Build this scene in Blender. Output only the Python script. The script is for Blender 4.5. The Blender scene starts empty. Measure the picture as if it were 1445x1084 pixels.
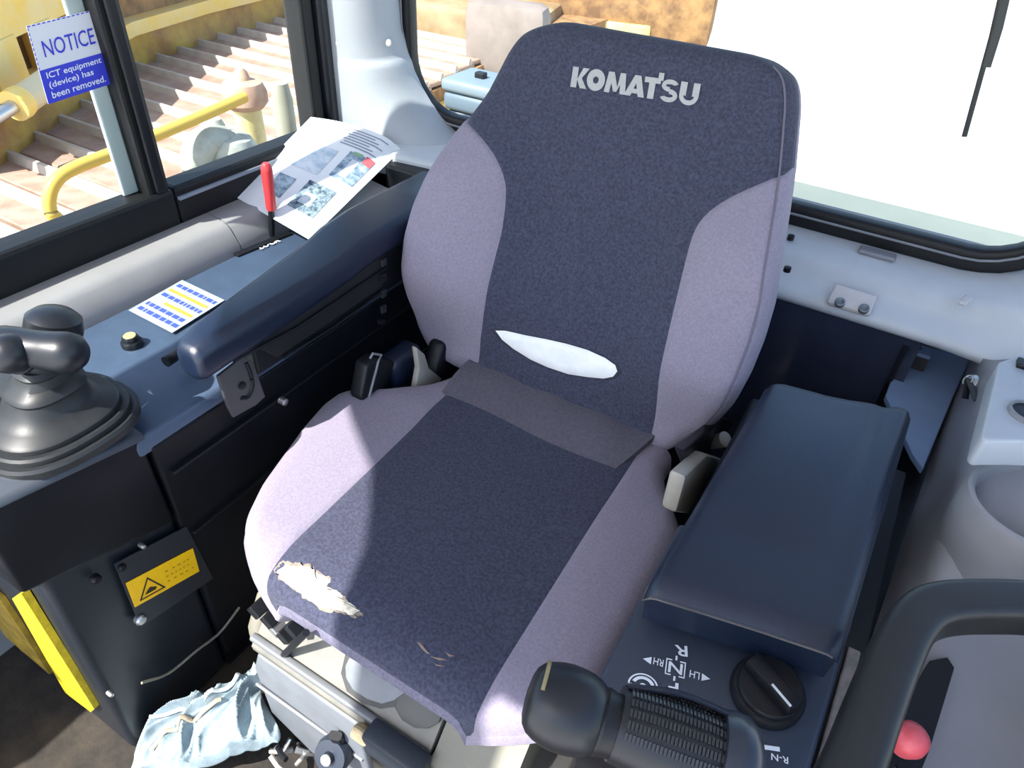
import bpy, bmesh, math, random
from mathutils import Vector as V, Matrix
random.seed(7)
S = bpy.context.scene
COL = S.collection
# ------------------------------------------------------------------ camera
F = 994.136
CX, CY = 722.5, 542.0
CAM = V((0.39, -0.80, 1.30))
VPX = V((-1500 - CX, -(-380 - CY), -F)).normalized()
VPY = V((1475 - CX, -(-200 - CY), -F)).normalized()
AX = -VPX
AY = (VPY - AX * VPY.dot(AX)).normalized()
AZ = AX.cross(AY)
ROT = Matrix((AX, AY, AZ))            # camera coordinates -> world coordinates
cam_d = bpy.data.cameras.new('camera')
cam = bpy.data.objects.new('camera', cam_d)
COL.objects.link(cam)
cam_d.sensor_width = 36.0
cam_d.lens = 36.0 * F / 1445.0
cam_d.clip_start = 0.02
cam_d.clip_end = 300
cam.matrix_world = Matrix.Translation(CAM) @ ROT.to_4x4()
S.camera = cam
# ------------------------------------------------------------------ sky, sun, exposure
w = bpy.data.worlds.new('sky'); S.world = w; w.use_nodes = True
nt = w.node_tree
bg = nt.nodes['Background']
sky = nt.nodes.new('ShaderNodeTexSky')
sky.sky_type = 'NISHITA'; sky.sun_disc = False
sky.sun_elevation = math.radians(50); sky.sun_rotation = math.radians(200)
sky.air_density = 1.0; sky.dust_density = 1.5; sky.ozone_density = 1.0
nt.links.new(sky.outputs[0], bg.inputs[0])
bg.inputs[1].default_value = 0.235
SUN_DIR = V((0.30, 0.80, -1.0)).normalized()      # the way the light travels
sd = bpy.data.lights.new('sun', 'SUN'); sd.energy = 7.0; sd.angle = math.radians(0.6); sd.color = (1.0, 0.96, 0.90)
sun = bpy.data.objects.new('sun', sd); COL.objects.link(sun)
sun.rotation_euler = SUN_DIR.to_track_quat('-Z', 'Y').to_euler(); sun.location = (-2, -8, 10)
vs = S.view_settings
vs.view_transform = 'Standard'; vs.look = 'None'; vs.gamma = 1.0; vs.use_curve_mapping = False
vs.exposure = 0.85

# ------------------------------------------------------------------ picking points
def ray(px, py):
    return ROT @ V(((px - CX) / F, -(py - CY) / F, -1.0))
def onx(px, py, x):
    r = ray(px, py); return CAM + r * ((x - CAM.x) / r.x)
def ony(px, py, y):
    r = ray(px, py); return CAM + r * ((y - CAM.y) / r.y)
def onz(px, py, z):
    r = ray(px, py); return CAM + r * ((z - CAM.z) / r.z)
def onp(px, py, p0, n):
    r = ray(px, py); return CAM + r * ((p0 - CAM).dot(n) / r.dot(n))

# ------------------------------------------------------------------ materials
MATS = {}
def mat(name, col, rough=0.5, metal=0.0, var=0.0, vscale=30.0, bump=0.0, bscale=300.0, spec=0.5, col2=None, sheen=0.0, coat=0.0, detail=4.0):
    if name in MATS: return MATS[name]
    m = bpy.data.materials.new(name); m.use_nodes = True
    t = m.node_tree; b = t.nodes['Principled BSDF']
    b.inputs['Base Color'].default_value = (*col, 1)
    b.inputs['Roughness'].default_value = rough
    b.inputs['Metallic'].default_value = metal
    b.inputs['Specular IOR Level'].default_value = spec
    if sheen: b.inputs['Sheen Weight'].default_value = sheen
    if coat: b.inputs['Coat Weight'].default_value = coat
    tc = t.nodes.new('ShaderNodeTexCoord')
    if var or col2:
        n = t.nodes.new('ShaderNodeTexNoise'); n.inputs['Scale'].default_value = vscale; n.inputs['Detail'].default_value = detail
        n.inputs['Roughness'].default_value = 0.65
        t.links.new(tc.outputs['Object'], n.inputs['Vector'])
        r = t.nodes.new('ShaderNodeValToRGB')
        r.color_ramp.elements[0].position = 0.36; r.color_ramp.elements[1].position = 0.64
        c2 = col2 or tuple(min(1, c * (1 + var)) for c in col)
        c1 = col if col2 else tuple(c * (1 - var) for c in col)
        r.color_ramp.elements[0].color = (*c1, 1); r.color_ramp.elements[1].color = (*c2, 1)
        t.links.new(n.outputs['Fac'], r.inputs['Fac']); t.links.new(r.outputs['Color'], b.inputs['Base Color'])
    if bump:
        n2 = t.nodes.new('ShaderNodeTexNoise'); n2.inputs['Scale'].default_value = bscale; n2.inputs['Detail'].default_value = 3
        t.links.new(tc.outputs['Object'], n2.inputs['Vector'])
        bp = t.nodes.new('ShaderNodeBump'); bp.inputs['Strength'].default_value = bump; bp.inputs['Distance'].default_value = 0.002
        t.links.new(n2.outputs['Fac'], bp.inputs['Height']); t.links.new(bp.outputs['Normal'], b.inputs['Normal'])
    MATS[name] = m
    return m
def glass(name, tint=(0.93, 0.96, 0.95)):
    m = bpy.data.materials.new(name); m.use_nodes = True
    t = m.node_tree; t.nodes.clear()
    o = t.nodes.new('ShaderNodeOutputMaterial'); tr = t.nodes.new('ShaderNodeBsdfTransparent'); g = t.nodes.new('ShaderNodeBsdfGlossy')
    tr.inputs[0].default_value = (*tint, 1); g.inputs['Roughness'].default_value = 0.02
    fr = t.nodes.new('ShaderNodeFresnel'); fr.inputs[0].default_value = 1.25
    mx = t.nodes.new('ShaderNodeMixShader')
    ge = t.nodes.new('ShaderNodeNewGeometry'); mt = t.nodes.new('ShaderNodeMath'); mt.operation = 'MULTIPLY'
    iv = t.nodes.new('ShaderNodeMath'); iv.operation = 'SUBTRACT'; iv.inputs[0].default_value = 1.0
    t.links.new(ge.outputs['Backfacing'], iv.inputs[1]); t.links.new(iv.outputs[0], mt.inputs[0]); t.links.new(fr.outputs[0], mt.inputs[1])
    t.links.new(mt.outputs[0], mx.inputs[0]); t.links.new(tr.outputs[0], mx.inputs[1]); t.links.new(g.outputs[0], mx.inputs[2])
    t.links.new(mx.outputs[0], o.inputs[0])
    return m
LAV = mat('lavender_fabric', (0.24, 0.215, 0.278), 0.95, var=0.10, vscale=260, bump=0.35, bscale=900, spec=0.15, sheen=0.15)
DRK = mat('charcoal_fabric', (0.049, 0.053, 0.084), 0.95, var=0.28, vscale=240, bump=0.35, bscale=800, spec=0.15, sheen=0.12)
STRIP = mat('grey_fabric', (0.108, 0.102, 0.126), 0.95, var=0.12, vscale=200, bump=0.3, bscale=800, spec=0.15)
FOAM = mat('bare_foam', (0.66, 0.60, 0.48), 0.95, var=0.25, vscale=120, bump=0.5, bscale=300, spec=0.1)
WHITEF = mat('white_foam', (0.90, 0.91, 0.90), 0.9, var=0.04, vscale=40, spec=0.1)
BLACK = mat('black_plastic', (0.007, 0.008, 0.011), 0.42, bump=0.08, bscale=700, spec=0.35)
SOFTB = mat('black_vinyl', (0.007, 0.014, 0.034), 0.34, bump=0.22, bscale=900, spec=0.6)  # blue in the base colour stands for sky reflected on black vinyl
RUB = mat('black_rubber', (0.010, 0.012, 0.017), 0.38, spec=0.45)
BOOT = mat('boot_rubber', (0.020, 0.022, 0.024), 0.45, spec=0.4, var=0.15, vscale=25)
CONS = mat('console_panel', (0.052, 0.080, 0.132), 0.40, var=0.08, vscale=20, bump=0.1, bscale=600)
SIDEP = mat('dark_side_panel', (0.006, 0.007, 0.010), 0.42, spec=0.25, bump=0.12, bscale=500, var=0.2, vscale=8)
TRIM = mat('light_grey_trim', (0.50, 0.52, 0.54), 0.55, var=0.05, vscale=6, bump=0.06, bscale=500)
TRIMB = mat('beige_grey_trim', (0.54, 0.51, 0.50), 0.55, var=0.06, vscale=6)
MIDG = mat('mid_grey_plastic', (0.20, 0.205, 0.225), 0.48, var=0.08, vscale=10, bump=0.05, bscale=500)
PALE = mat('pale_plastic', (0.34, 0.32, 0.28), 0.5, var=0.06, vscale=20)
SUSP = mat('suspension_grey', (0.11, 0.11, 0.098), 0.5, col2=(0.18, 0.172, 0.145), vscale=14)
SUSD = mat('suspension_dark', (0.035, 0.035, 0.035), 0.55, var=0.2, vscale=20)
BELL = mat('bellows_grey', (0.15, 0.165, 0.185), 0.5, var=0.08, vscale=20)
METAL = mat('bright_metal', (0.55, 0.55, 0.55), 0.35, metal=0.9)
BLUEM = mat('blue_grey_metal', (0.20, 0.29, 0.46), 0.45, var=0.06, vscale=12)
RED = mat('red_grip', (0.62, 0.045, 0.05), 0.4)
REDK = mat('pink_red_knob', (0.70, 0.10, 0.12), 0.35)
YEL = mat('yellow_decal', (0.98, 0.56, 0.005), 0.4, var=0.05, vscale=60)
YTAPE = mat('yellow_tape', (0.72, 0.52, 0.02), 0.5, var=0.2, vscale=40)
INK = mat('black_ink', (0.03, 0.02, 0.01), 0.6)
WPRINT = mat('white_print', (0.75, 0.78, 0.82), 0.5)
LOGO = mat('silver_print', (0.37, 0.38, 0.37), 0.7, var=0.08, vscale=400)
PAPER = mat('paper', (0.80, 0.81, 0.83), 0.8)
BLUEP = mat('blue_print', (0.035, 0.045, 0.55), 0.5)
PBLUE = mat('photo_blue_print', (0.10, 0.17, 0.26), 0.7, col2=(0.45, 0.55, 0.62), vscale=60)
PSKY = mat('photo_pale_print', (0.42, 0.52, 0.62), 0.7, col2=(0.72, 0.76, 0.80), vscale=40)
PDARK = mat('photo_dark_print', (0.03, 0.05, 0.08), 0.7, col2=(0.30, 0.40, 0.46), vscale=120)
PRED = mat('photo_red_print', (0.60, 0.12, 0.14), 0.7)
PGRN = mat('photo_green_print', (0.25, 0.42, 0.25), 0.7)
STICK = mat('sticker_grey_white', (0.66, 0.68, 0.74), 0.5)
CLOTH = mat('pale_blue_cloth', (0.25, 0.32, 0.355), 0.95, var=0.25, vscale=18, bump=0.3, bscale=500, spec=0.1)
MATF = mat('floor_mat', (0.016, 0.014, 0.012), 0.85, col2=(0.045, 0.035, 0.025), vscale=14, bump=0.4, bscale=120)
HEAD = mat('headliner', (0.42, 0.42, 0.43), 0.9)
WALL = mat('cab_wall', (0.30, 0.30, 0.31), 0.6)
GASK = mat('window_gasket', (0.008, 0.008, 0.009), 0.5, spec=0.35)
GLAZ = glass('window_glass')
CONC = mat('bright_concrete', (0.66, 0.65, 0.63), 0.9, var=0.06, vscale=1.5)
CREAM = mat('cream_paint', (0.92, 0.80, 0.50), 0.5, var=0.05, vscale=4)
YPAINT = mat('yellow_paint', (0.88, 0.58, 0.12), 0.55, col2=(0.82, 0.64, 0.28), vscale=5)
RUST = mat('rusty_steel', (0.34, 0.17, 0.10), 0.8, col2=(0.55, 0.38, 0.28), vscale=6)
RUSTD = mat('dark_rust', (0.16, 0.085, 0.04), 0.85, col2=(0.36, 0.20, 0.08), vscale=7)
SHOE = mat('worn_track_steel', (0.27, 0.165, 0.115), 0.7, col2=(0.38, 0.27, 0.21), vscale=7, bump=0.3, bscale=60)
SHOEW = mat('polished_grouser', (0.42, 0.36, 0.31), 0.6, var=0.12, vscale=9)
RAILY = mat('yellow_rail', (0.62, 0.42, 0.08), 0.5)
OFFW = mat('offwhite_metal', (0.36, 0.38, 0.34), 0.6, var=0.2, vscale=12)

# ------------------------------------------------------------------ builders
ORG = {}
def tag(o, label=None, cat=None, group=None, kind=None):
    if label: o['label'] = label
    if cat: o['category'] = cat
    if group: o['group'] = group
    if kind: o['kind'] = kind
    return o
def thing(name, loc, label=None, cat=None, group=None, kind=None):
    o = bpy.data.objects.new(name, None); COL.objects.link(o)
    o.location = loc; o.empty_display_size = 0.05
    ORG[o.name] = V(loc)
    return tag(o, label, cat, group, kind)
def mesh(name, vf, m, parent=None, smooth=False, label=None, cat=None, group=None, kind=None, org=None, autos=None):
    vs_, fs = vf[0], vf[1]
    vs_ = [V(v) for v in vs_]
    if parent is not None: o0 = ORG[parent.name]
    elif org is not None: o0 = V(org)
    else:
        lo = [min(v[i] for v in vs_) for i in range(3)]; hi = [max(v[i] for v in vs_) for i in range(3)]
        o0 = V(((lo[0] + hi[0]) / 2, (lo[1] + hi[1]) / 2, lo[2]))
    me = bpy.data.meshes.new(name)
    me.from_pydata([tuple(v - o0) for v in vs_], [], fs)
    mats = m if isinstance(m, (list, tuple)) else [m]
    for k in mats: me.materials.append(k)
    if len(vf) > 2:
        for p, i in zip(me.polygons, vf[2]): p.material_index = i
    me.update()
    bm = bmesh.new(); bm.from_mesh(me); bmesh.ops.recalc_face_normals(bm, faces=bm.faces[:]) ; bm.to_mesh(me); bm.free()
    if smooth:
        for p in me.polygons: p.use_smooth = True
        if smooth != 'all':
            me.set_sharp_from_angle(angle=math.radians(38))
    o = bpy.data.objects.new(name, me); COL.objects.link(o)
    if parent is not None:
        o.parent = parent
    else: o.location = o0
    ORG[o.name] = o0
    if parent is None and org is None: pass
    return tag(o, label, cat, group, kind)
def join(*parts):
    vs_, fs = [], []
    for v, f in parts:
        n = len(vs_); vs_ += list(v); fs += [tuple(i + n for i in q) for q in f]
    return vs_, fs
def bevelled(vf, r, seg=2):
    me = bpy.data.meshes.new('t'); me.from_pydata([tuple(v) for v in vf[0]], [], vf[1])
    bm = bmesh.new(); bm.from_mesh(me); bmesh.ops.recalc_face_normals(bm, faces=bm.faces[:])
    es = [e for e in bm.edges if len(e.link_faces) == 2 and e.calc_face_angle(0) > math.radians(25)]
    bmesh.ops.bevel(bm, geom=es, offset=r, segments=seg, affect='EDGES', profile=0.5, clamp_overlap=True)
    bm.verts.index_update()
    out = ([v.co.copy() for v in bm.verts], [tuple(v.index for v in f.verts) for f in bm.faces])
    bm.free(); bpy.data.meshes.remove(me)
    return out
def hexa(p):   # 8 points: bottom loop 0-3, top loop 4-7
    return [V(q) for q in p], [(0, 3, 2, 1), (4, 5, 6, 7), (0, 1, 5, 4), (1, 2, 6, 5), (2, 3, 7, 6), (3, 0, 4, 7)]
def box(x0, x1, y0, y1, z0, z1, bev=0.0, seg=2):
    vf = hexa([(x0, y0, z0), (x1, y0, z0), (x1, y1, z0), (x0, y1, z0), (x0, y0, z1), (x1, y0, z1), (x1, y1, z1), (x0, y1, z1)])
    return bevelled(vf, bev, seg) if bev else vf
def obox(c, ax, ay, az, hx, hy, hz, bev=0.0, seg=2):
    c = V(c); P = []
    for k in (-1, 1):
        for i, j in ((-1, -1), (1, -1), (1, 1), (-1, 1)):
            P.append(c + ax * hx * i + ay * hy * j + az * hz * k)
    vf = hexa(P)
    return bevelled(vf, bev, seg) if bev else vf
def prism(poly, ext, bev=0.0, seg=2):
    n = len(poly); poly = [V(p) for p in poly]; ext = V(ext)
    vf = (poly + [p + ext for p in poly], [tuple(range(n))[::-1], tuple(range(n, 2 * n))] + [(i, (i + 1) % n, n + (i + 1) % n, n + i) for i in range(n)])
    return bevelled(vf, bev, seg) if bev else vf
def smooth_path(pts, k=6, closed=False):
    pts = [V(p) for p in pts]; n = len(pts); out = []
    rng = range(n) if closed else range(n - 1)
    for i in rng:
        p0 = pts[(i - 1) % n] if (closed or i > 0) else pts[i] * 2 - pts[i + 1]
        p1 = pts[i]; p2 = pts[(i + 1) % n]
        p3 = pts[(i + 2) % n] if (closed or i + 2 < n) else p2 * 2 - p1
        for j in range(k):
            t = j / k
            out.append(0.5 * ((2 * p1) + (p2 - p0) * t + (2 * p0 - 5 * p1 + 4 * p2 - p3) * t * t + (3 * p1 - p0 - 3 * p2 + p3) * t ** 3))
    if not closed: out.append(pts[-1])
    return out
def sweep(path, prof, closed=False, up=V((0, 0, 1)), scale=None, caps=True):
    """prof: list of (a,b) offsets on side/up axes"""
    path = [V(p) for p in path]; n = len(path); k = len(prof); vs_, fs = [], []
    for i, p in enumerate(path):
        a = path[(i - 1) % n] if (closed or i > 0) else p
        b = path[(i + 1) % n] if (closed or i < n - 1) else p
        t = (b - a).normalized()
        s = t.cross(up)
        if s.length < 1e-4: s = t.cross(V((1, 0, 0)))
        s.normalize(); u = s.cross(t)
        sc = scale[i] if scale else 1.0
        for (q, r) in prof: vs_.append(p + s * q * sc + u * r * sc)
    m = n if closed else n - 1
    for i in range(m):
        for j in range(k):
            fs.append((i * k + j, i * k + (j + 1) % k, ((i + 1) % n) * k + (j + 1) % k, ((i + 1) % n) * k + j))
    if caps and not closed:
        fs.append(tuple(range(k))[::-1]); fs.append(tuple((n - 1) * k + j for j in range(k)))
    return vs_, fs
def circ(r, k=12, ry=None):
    ry = ry or r
    return [(r * math.cos(2 * math.pi * i / k), ry * math.sin(2 * math.pi * i / k)) for i in range(k)]
def rrect(w_, h_, r, k=4):
    out = []
    for cx, cy, a0 in ((w_ - r, h_ - r, 0), (-w_ + r, h_ - r, 90), (-w_ + r, -h_ + r, 180), (w_ - r, -h_ + r, 270)):
        for i in range(k + 1):
            a = math.radians(a0 + 90 * i / k); out.append((cx + r * math.cos(a), cy + r * math.sin(a)))
    return out
def tube(path, r, k=12, scale=None, up=V((0, 0, 1)), closed=False):
    return sweep(path, circ(r, k), closed, up, scale)
def lathe(c, axis, prof, k=32, ell=1.0, ref=None):
    """prof: list of (radius, height) along axis; closes the ends"""
    axis = V(axis).normalized(); c = V(c)
    ref = V(ref) if ref else (V((1, 0, 0)) if abs(axis.x) < 0.9 else V((0, 1, 0)))
    u = (ref - axis * ref.dot(axis)).normalized(); v = axis.cross(u)
    vs_, fs = [], []
    for (r, h) in prof:
        for i in range(k):
            a = 2 * math.pi * i / k
            vs_.append(c + axis * h + u * r * math.cos(a) + v * r * math.sin(a) * ell)
    for j in range(len(prof) - 1):
        for i in range(k):
            fs.append((j * k + i, j * k + (i + 1) % k, (j + 1) * k + (i + 1) % k, (j + 1) * k + i))
    fs.append(tuple(range(k))[::-1]); fs.append(tuple((len(prof) - 1) * k + i for i in range(k)))
    return vs_, fs
def grid(rows, thick=None):
    n, m = len(rows), len(rows[0]); vs_ = [V(p) for r in rows for p in r]; fs = []
    for i in range(n - 1):
        for j in range(m - 1): fs.append((i * m + j, i * m + j + 1, (i + 1) * m + j + 1, (i + 1) * m + j))
    if thick is not None:
        N = len(vs_); th = V(thick)
        vs_ += [v + th for v in vs_]
        fs += [tuple(q + N for q in f[::-1]) for f in fs]
        ring = [j for j in range(m)] + [i * m + m - 1 for i in range(1, n)] + [(n - 1) * m + j for j in range(m - 2, -1, -1)] + [i * m for i in range(n - 2, 0, -1)]
        L = len(ring)
        fs += [(ring[i], ring[(i + 1) % L], ring[(i + 1) % L] + N, ring[i] + N) for i in range(L)]
    return vs_, fs
def lerp_tab(tab, x):
    tab = sorted(tab)
    if x <= tab[0][0]: return tab[0][1]
    for (a, va), (b, vb) in zip(tab, tab[1:]):
        if x <= b: return va + (vb - va) * (x - a) / (b - a + 1e-12)
    return tab[-1][1]
def smooth_tab(tab, n=160, win=5):
    tab = sorted(tab); a, b = tab[0][0], tab[-1][0]
    xs = [a + (b - a) * i / n for i in range(n + 1)]; ys = [lerp_tab(tab, x) for x in xs]
    ys2 = []
    for i in range(n + 1):
        k = min(win, i, n - i); ys2.append(sum(ys[i - k:i + k + 1]) / (2 * k + 1))
    T = list(zip(xs, ys2))
    return lambda x: lerp_tab(T, x) if False else _fast(xs, ys2, x)
def _fast(xs, ys, x):
    if x <= xs[0]: return ys[0]
    if x >= xs[-1]: return ys[-1]
    t = (x - xs[0]) / (xs[1] - xs[0]); i = int(t); i = min(i, len(xs) - 2); f = t - i
    return ys[i] * (1 - f) + ys[i + 1] * f
def sstep(a, b, x):
    t = max(0, min(1, (x - a) / (b - a))); return t * t * (3 - 2 * t)
_fc = {}
def text2d(s, bold=0.0, space=1.0, shear=0.0):
    """lettering as flat triangles, returned with its bounds"""
    key = (s, bold, space, shear)
    if key in _fc: return _fc[key]
    c = bpy.data.curves.new('t', 'FONT'); c.body = s; c.size = 1.0; c.offset = bold; c.space_character = space; c.shear = shear; c.resolution_u = 3; c.fill_mode = 'FRONT'
    o = bpy.data.objects.new('t', c); COL.objects.link(o)
    bpy.context.view_layer.update()
    me = bpy.data.meshes.new_from_object(o.evaluated_get(bpy.context.evaluated_depsgraph_get()))
    vs_ = [(v.co.x, v.co.y) for v in me.vertices]; fs = [tuple(p.vertices) for p in me.polygons]
    bpy.data.objects.remove(o); bpy.data.curves.remove(c); bpy.data.meshes.remove(me)
    x0 = min(v[0] for v in vs_); x1 = max(v[0] for v in vs_); y0 = min(v[1] for v in vs_); y1 = max(v[1] for v in vs_)
    _fc[key] = (vs_, fs, (x0, x1, y0, y1)); return _fc[key]
class Quad:
    """a flat decal area: u,v in 0..1, lifted by h along its normal"""
    def __init__(s, bl, br, tl, up=None):
        s.o = V(bl); s.u = V(br) - s.o; s.v = V(tl) - s.o; s.n = s.u.cross(s.v).normalized()
        if up is not None and s.n.dot(V(up)) < 0: s.n = -s.n
    def p(s, u, v, h=0.0): return s.o + s.u * u + s.v * v + s.n * h
    def rect(s, u0, u1, v0, v1, h=0.0005, t=0.0006):
        return prism([s.p(u0, v0, h), s.p(u1, v0, h), s.p(u1, v1, h), s.p(u0, v1, h)], s.n * t)
    def text(s, body, u0, u1, v0, v1, h=0.0012, bold=0.0, space=1.0, flip=False):
        vs_, fs, (x0, x1, y0, y1) = text2d(body, bold, space)
        out = []
        for x, y in vs_:
            a = (x - x0) / (x1 - x0); b = (y - y0) / (y1 - y0)
            if flip: a, b = 1 - a, 1 - b
            out.append(s.p(u0 + (u1 - u0) * a, v0 + (v1 - v0) * b, h))
        return out, fs

X, Y, Z = V((1, 0, 0)), V((0, 1, 0)), V((0, 0, 1))

# ================================================================== SETTING
XW = -0.75      # left window plane
YR = 0.50       # rear window plane
mesh('floor', box(-0.80, 0.90, -1.35, 0.55, 0.0, 0.05), MATF, kind='structure', label='dark ribbed rubber floor of the operator cab')
# ground of the yard
mesh('ground', box(-60, 60, -40, 60, -1.25, -1.20), CONC, kind='structure', label='sunlit pale concrete yard outside the cab')
# unseen roof: chamfered corner and added front tongue shaped to shade the seat
ZROOF = 1.72
def roof_pt(x, y, z=0.54):
    k = (ZROOF - z); d = SUN_DIR / -SUN_DIR.z
    return V((x - d.x * k, y - d.y * k, ZROOF))
edge = [roof_pt(-0.275, -0.161), roof_pt(-0.154, -0.257), roof_pt(-0.102, -0.323), roof_pt(-0.067, -0.374), roof_pt(-0.045, -0.43), roof_pt(-0.038, -0.49), roof_pt(-0.03, -0.64), roof_pt(0.15, -0.64), roof_pt(0.17, -0.50), roof_pt(0.195, -0.452)]
roof = [V((-0.84, 0.62, ZROOF)), V((-0.84, -0.84, ZROOF))] + edge + [V((0.95, roof_pt(0.0, -0.452).y, ZROOF)), V((0.95, 0.62, ZROOF))]
mesh('ceiling', prism(roof, (0, 0, 0.07)), HEAD, kind='structure', label='cab roof lining, unseen front edge shaped to shade the seat')
# left wall below the sill and its header
mesh('wall_left', join(box(-0.80, -0.74, -1.35, 0.36, 0.0, 0.70), box(-0.80, -0.74, -0.86, 0.36, 1.56, 1.72)), WALL, kind='structure', label='cab side wall below the side window')
mesh('wall_rear', join(box(-0.80, 0.90, 0.54, 0.60, 0.0, 0.765), box(-0.80, 0.90, 0.54, 0.60, 1.50, 1.72)), WALL, kind='structure', label='cab rear wall below the rear window')
mesh('wall_right', box(0.78, 0.84, -0.9, 0.55, 0.0, 0.72), WALL, kind='structure', label='cab side wall beside the right console')

# --- left side windows
zs0, zs1 = 0.765, 1.55
w1 = thing('window_1', (XW, -0.60, 0.70), label='side window pane with black frame beside the blade lever', kind='structure')
mesh('window_frame', box(-0.785, -0.728, -1.30, -0.074, 0.684, zs0, 0.008), GASK, w1)
mesh('window_frame', box(-0.785, -0.728, -1.30, -0.074, zs1, 1.60, 0.008), GASK, w1)
mesh('window_post', box(-0.790, -0.735, -0.118, -0.076, zs0 - 0.01, zs1 + 0.01, 0.006), GASK, w1)
mesh('post_rib', box(-0.736, -0.726, -0.106, -0.086, zs0, zs1, 0.004), BLACK, w1)
mesh('pane', box(-0.762, -0.757, -1.29, -0.110, zs0 - 0.01, zs1), GLAZ, w1)
mesh('seal_glare_strip', box(-0.772, -0.7635, -0.146, -0.117, zs0, zs1, 0.003), mat('seal_glare', (0.55, 0.58, 0.58), 0.5), w1)  # pale colour paints the glare along the window edge into the seal
w2 = thing('window_2', (XW, 0.10, 0.70), label='side window pane between the post and the grey corner pillar', kind='structure')
mesh('window_frame', box(-0.785, -0.730, -0.073, 0.40, 0.690, zs0, 0.008), GASK, w2)
mesh('frame_bead', box(-0.730, -0.724, -0.070, 0.30, 0.742, 0.748), mat('bead_grey', (0.25, 0.28, 0.34), 0.3), w2)
mesh('window_frame', box(-0.785, -0.730, -0.073, 0.40, zs1, 1.60, 0.008), GASK, w2)
mesh('window_post', box(-0.785, -0.735, 0.292, 0.325, zs0 - 0.01, zs1, 0.006), GASK, w2)
mesh('door_seal', box(-0.770, -0.722, 0.328, 0.356, zs0 - 0.02, zs1, 0.008), RUB, w2)
mesh('pane', box(-0.762, -0.757, -0.09, 0.30, zs0 - 0.01, zs1), GLAZ, w2)

# --- rear window
def rrect_path(x0, x1, z0, z1, r, k=8):
    out = []
    for cx, cz, a0 in ((x1 - r, z1 - r, 0), (x0 + r, z1 - r, 90), (x0 + r, z0 + r, 180), (x1 - r, z0 + r, 270)):
        for i in range(k + 1):
            a = math.radians(a0 + 90 * i / k); out.append((cx + r * math.cos(a), cz + r * math.sin(a)))
    return out
w3 = thing('window_3', (0, YR + 0.03, 0.76), label='rear window with rounded corners and black rubber gasket', kind='structure')
rp = rrect_path(-0.652, 0.640, 0.772, 1.48, 0.13)
mesh('window_gasket', sweep([V((x, YR + 0.01, z)) for x, z in rp], rrect(0.020, 0.017, 0.008, 3), closed=True, up=V((0, 1, 0))), GASK, w3, smooth=True)
mesh('gasket_bead', tube([V((x * 0.992, YR - 0.012, 1.12 + (z - 1.12) * 0.985)) for x, z in rp], 0.0022, 6, closed=True, up=V((0, 1, 0))), MIDG, w3, smooth=True)
rp2 = rrect_path(-0.655, 0.643, 0.769, 1.483, 0.13)
mesh('pane', prism([V((x, YR + 0.018, z)) for x, z in rp2], (0, 0.004, 0)), GLAZ, w3)

# --- grey corner pillar (trim_1): lofted from side window seal to rear window gasket
rows = []
def pil_row(z, xr_, bulge, yl=0.352, xl=-0.735):
    a = V((xl, yl, z)); b = V((xr_, YR - 0.002, z)); r = []
    for i in range(15):
        t = i / 14
        c = V((xr_ * 0.25 + xl * 0.75 + 0.085 + bulge, yl + 0.012, z))
        p = a * (1 - t) ** 2 + c * 2 * t * (1 - t) + b * t * t
        r.append(p)
    return r
prof = [(1.60, -0.655, 0.0), (1.30, -0.655, 0.0), (1.05, -0.655, 0.0), (0.95, -0.648, 0.0), (0.910, -0.638, 0.0), (0.903, -0.636, 0.002), (0.900, -0.635, 0.012), (0.896, -0.634, 0.022), (0.889, -0.631, 0.027), (0.87, -0.624, 0.027), (0.84, -0.605, 0.032), (0.81, -0.580, 0.044), (0.785, -0.548, 0.060), (0.765, -0.515, 0.080), (0.752, -0.48, 0.11)]
rows = [pil_row(z, xr_, b) for z, xr_, b in prof]
t1 = thing('trim_1', (-0.70, 0.42, 0.74), label='light grey moulded corner pillar between side and rear windows', kind='structure')
mesh('pillar_cover', grid(rows), mat('pillar_grey', (0.40, 0.42, 0.45), 0.6, var=0.04, vscale=6, bump=0.06, bscale=500), t1, smooth='all')
for px, py in ((478, 60), (549, 60)):
    c = onp(px, py, V((-0.67, 0.40, 0.95)), V((0.6, -0.8, 0)))
    mesh('cover_screw', lathe(c + V((0.004, -0.006, 0)), V((0.6, -0.8, 0)), [(0.006, -0.01), (0.006, 0.002), (0.004, 0.003)], 12), TRIMB, t1)
# ledge under the pillar
mesh('corner_ledge', bevelled(hexa([(-0.74, 0.30, 0.70), (-0.45, 0.34, 0.70), (-0.45, 0.535, 0.70), (-0.74, 0.535, 0.70), (-0.74, 0.30, 0.752), (-0.45, 0.345, 0.748), (-0.45, 0.535, 0.757), (-0.74, 0.535, 0.757)]), 0.008), TRIM, t1)
mesh('corner_skirt', box(-0.74, -0.44, 0.36, 0.535, 0.30, 0.70), SIDEP, t1)

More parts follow.
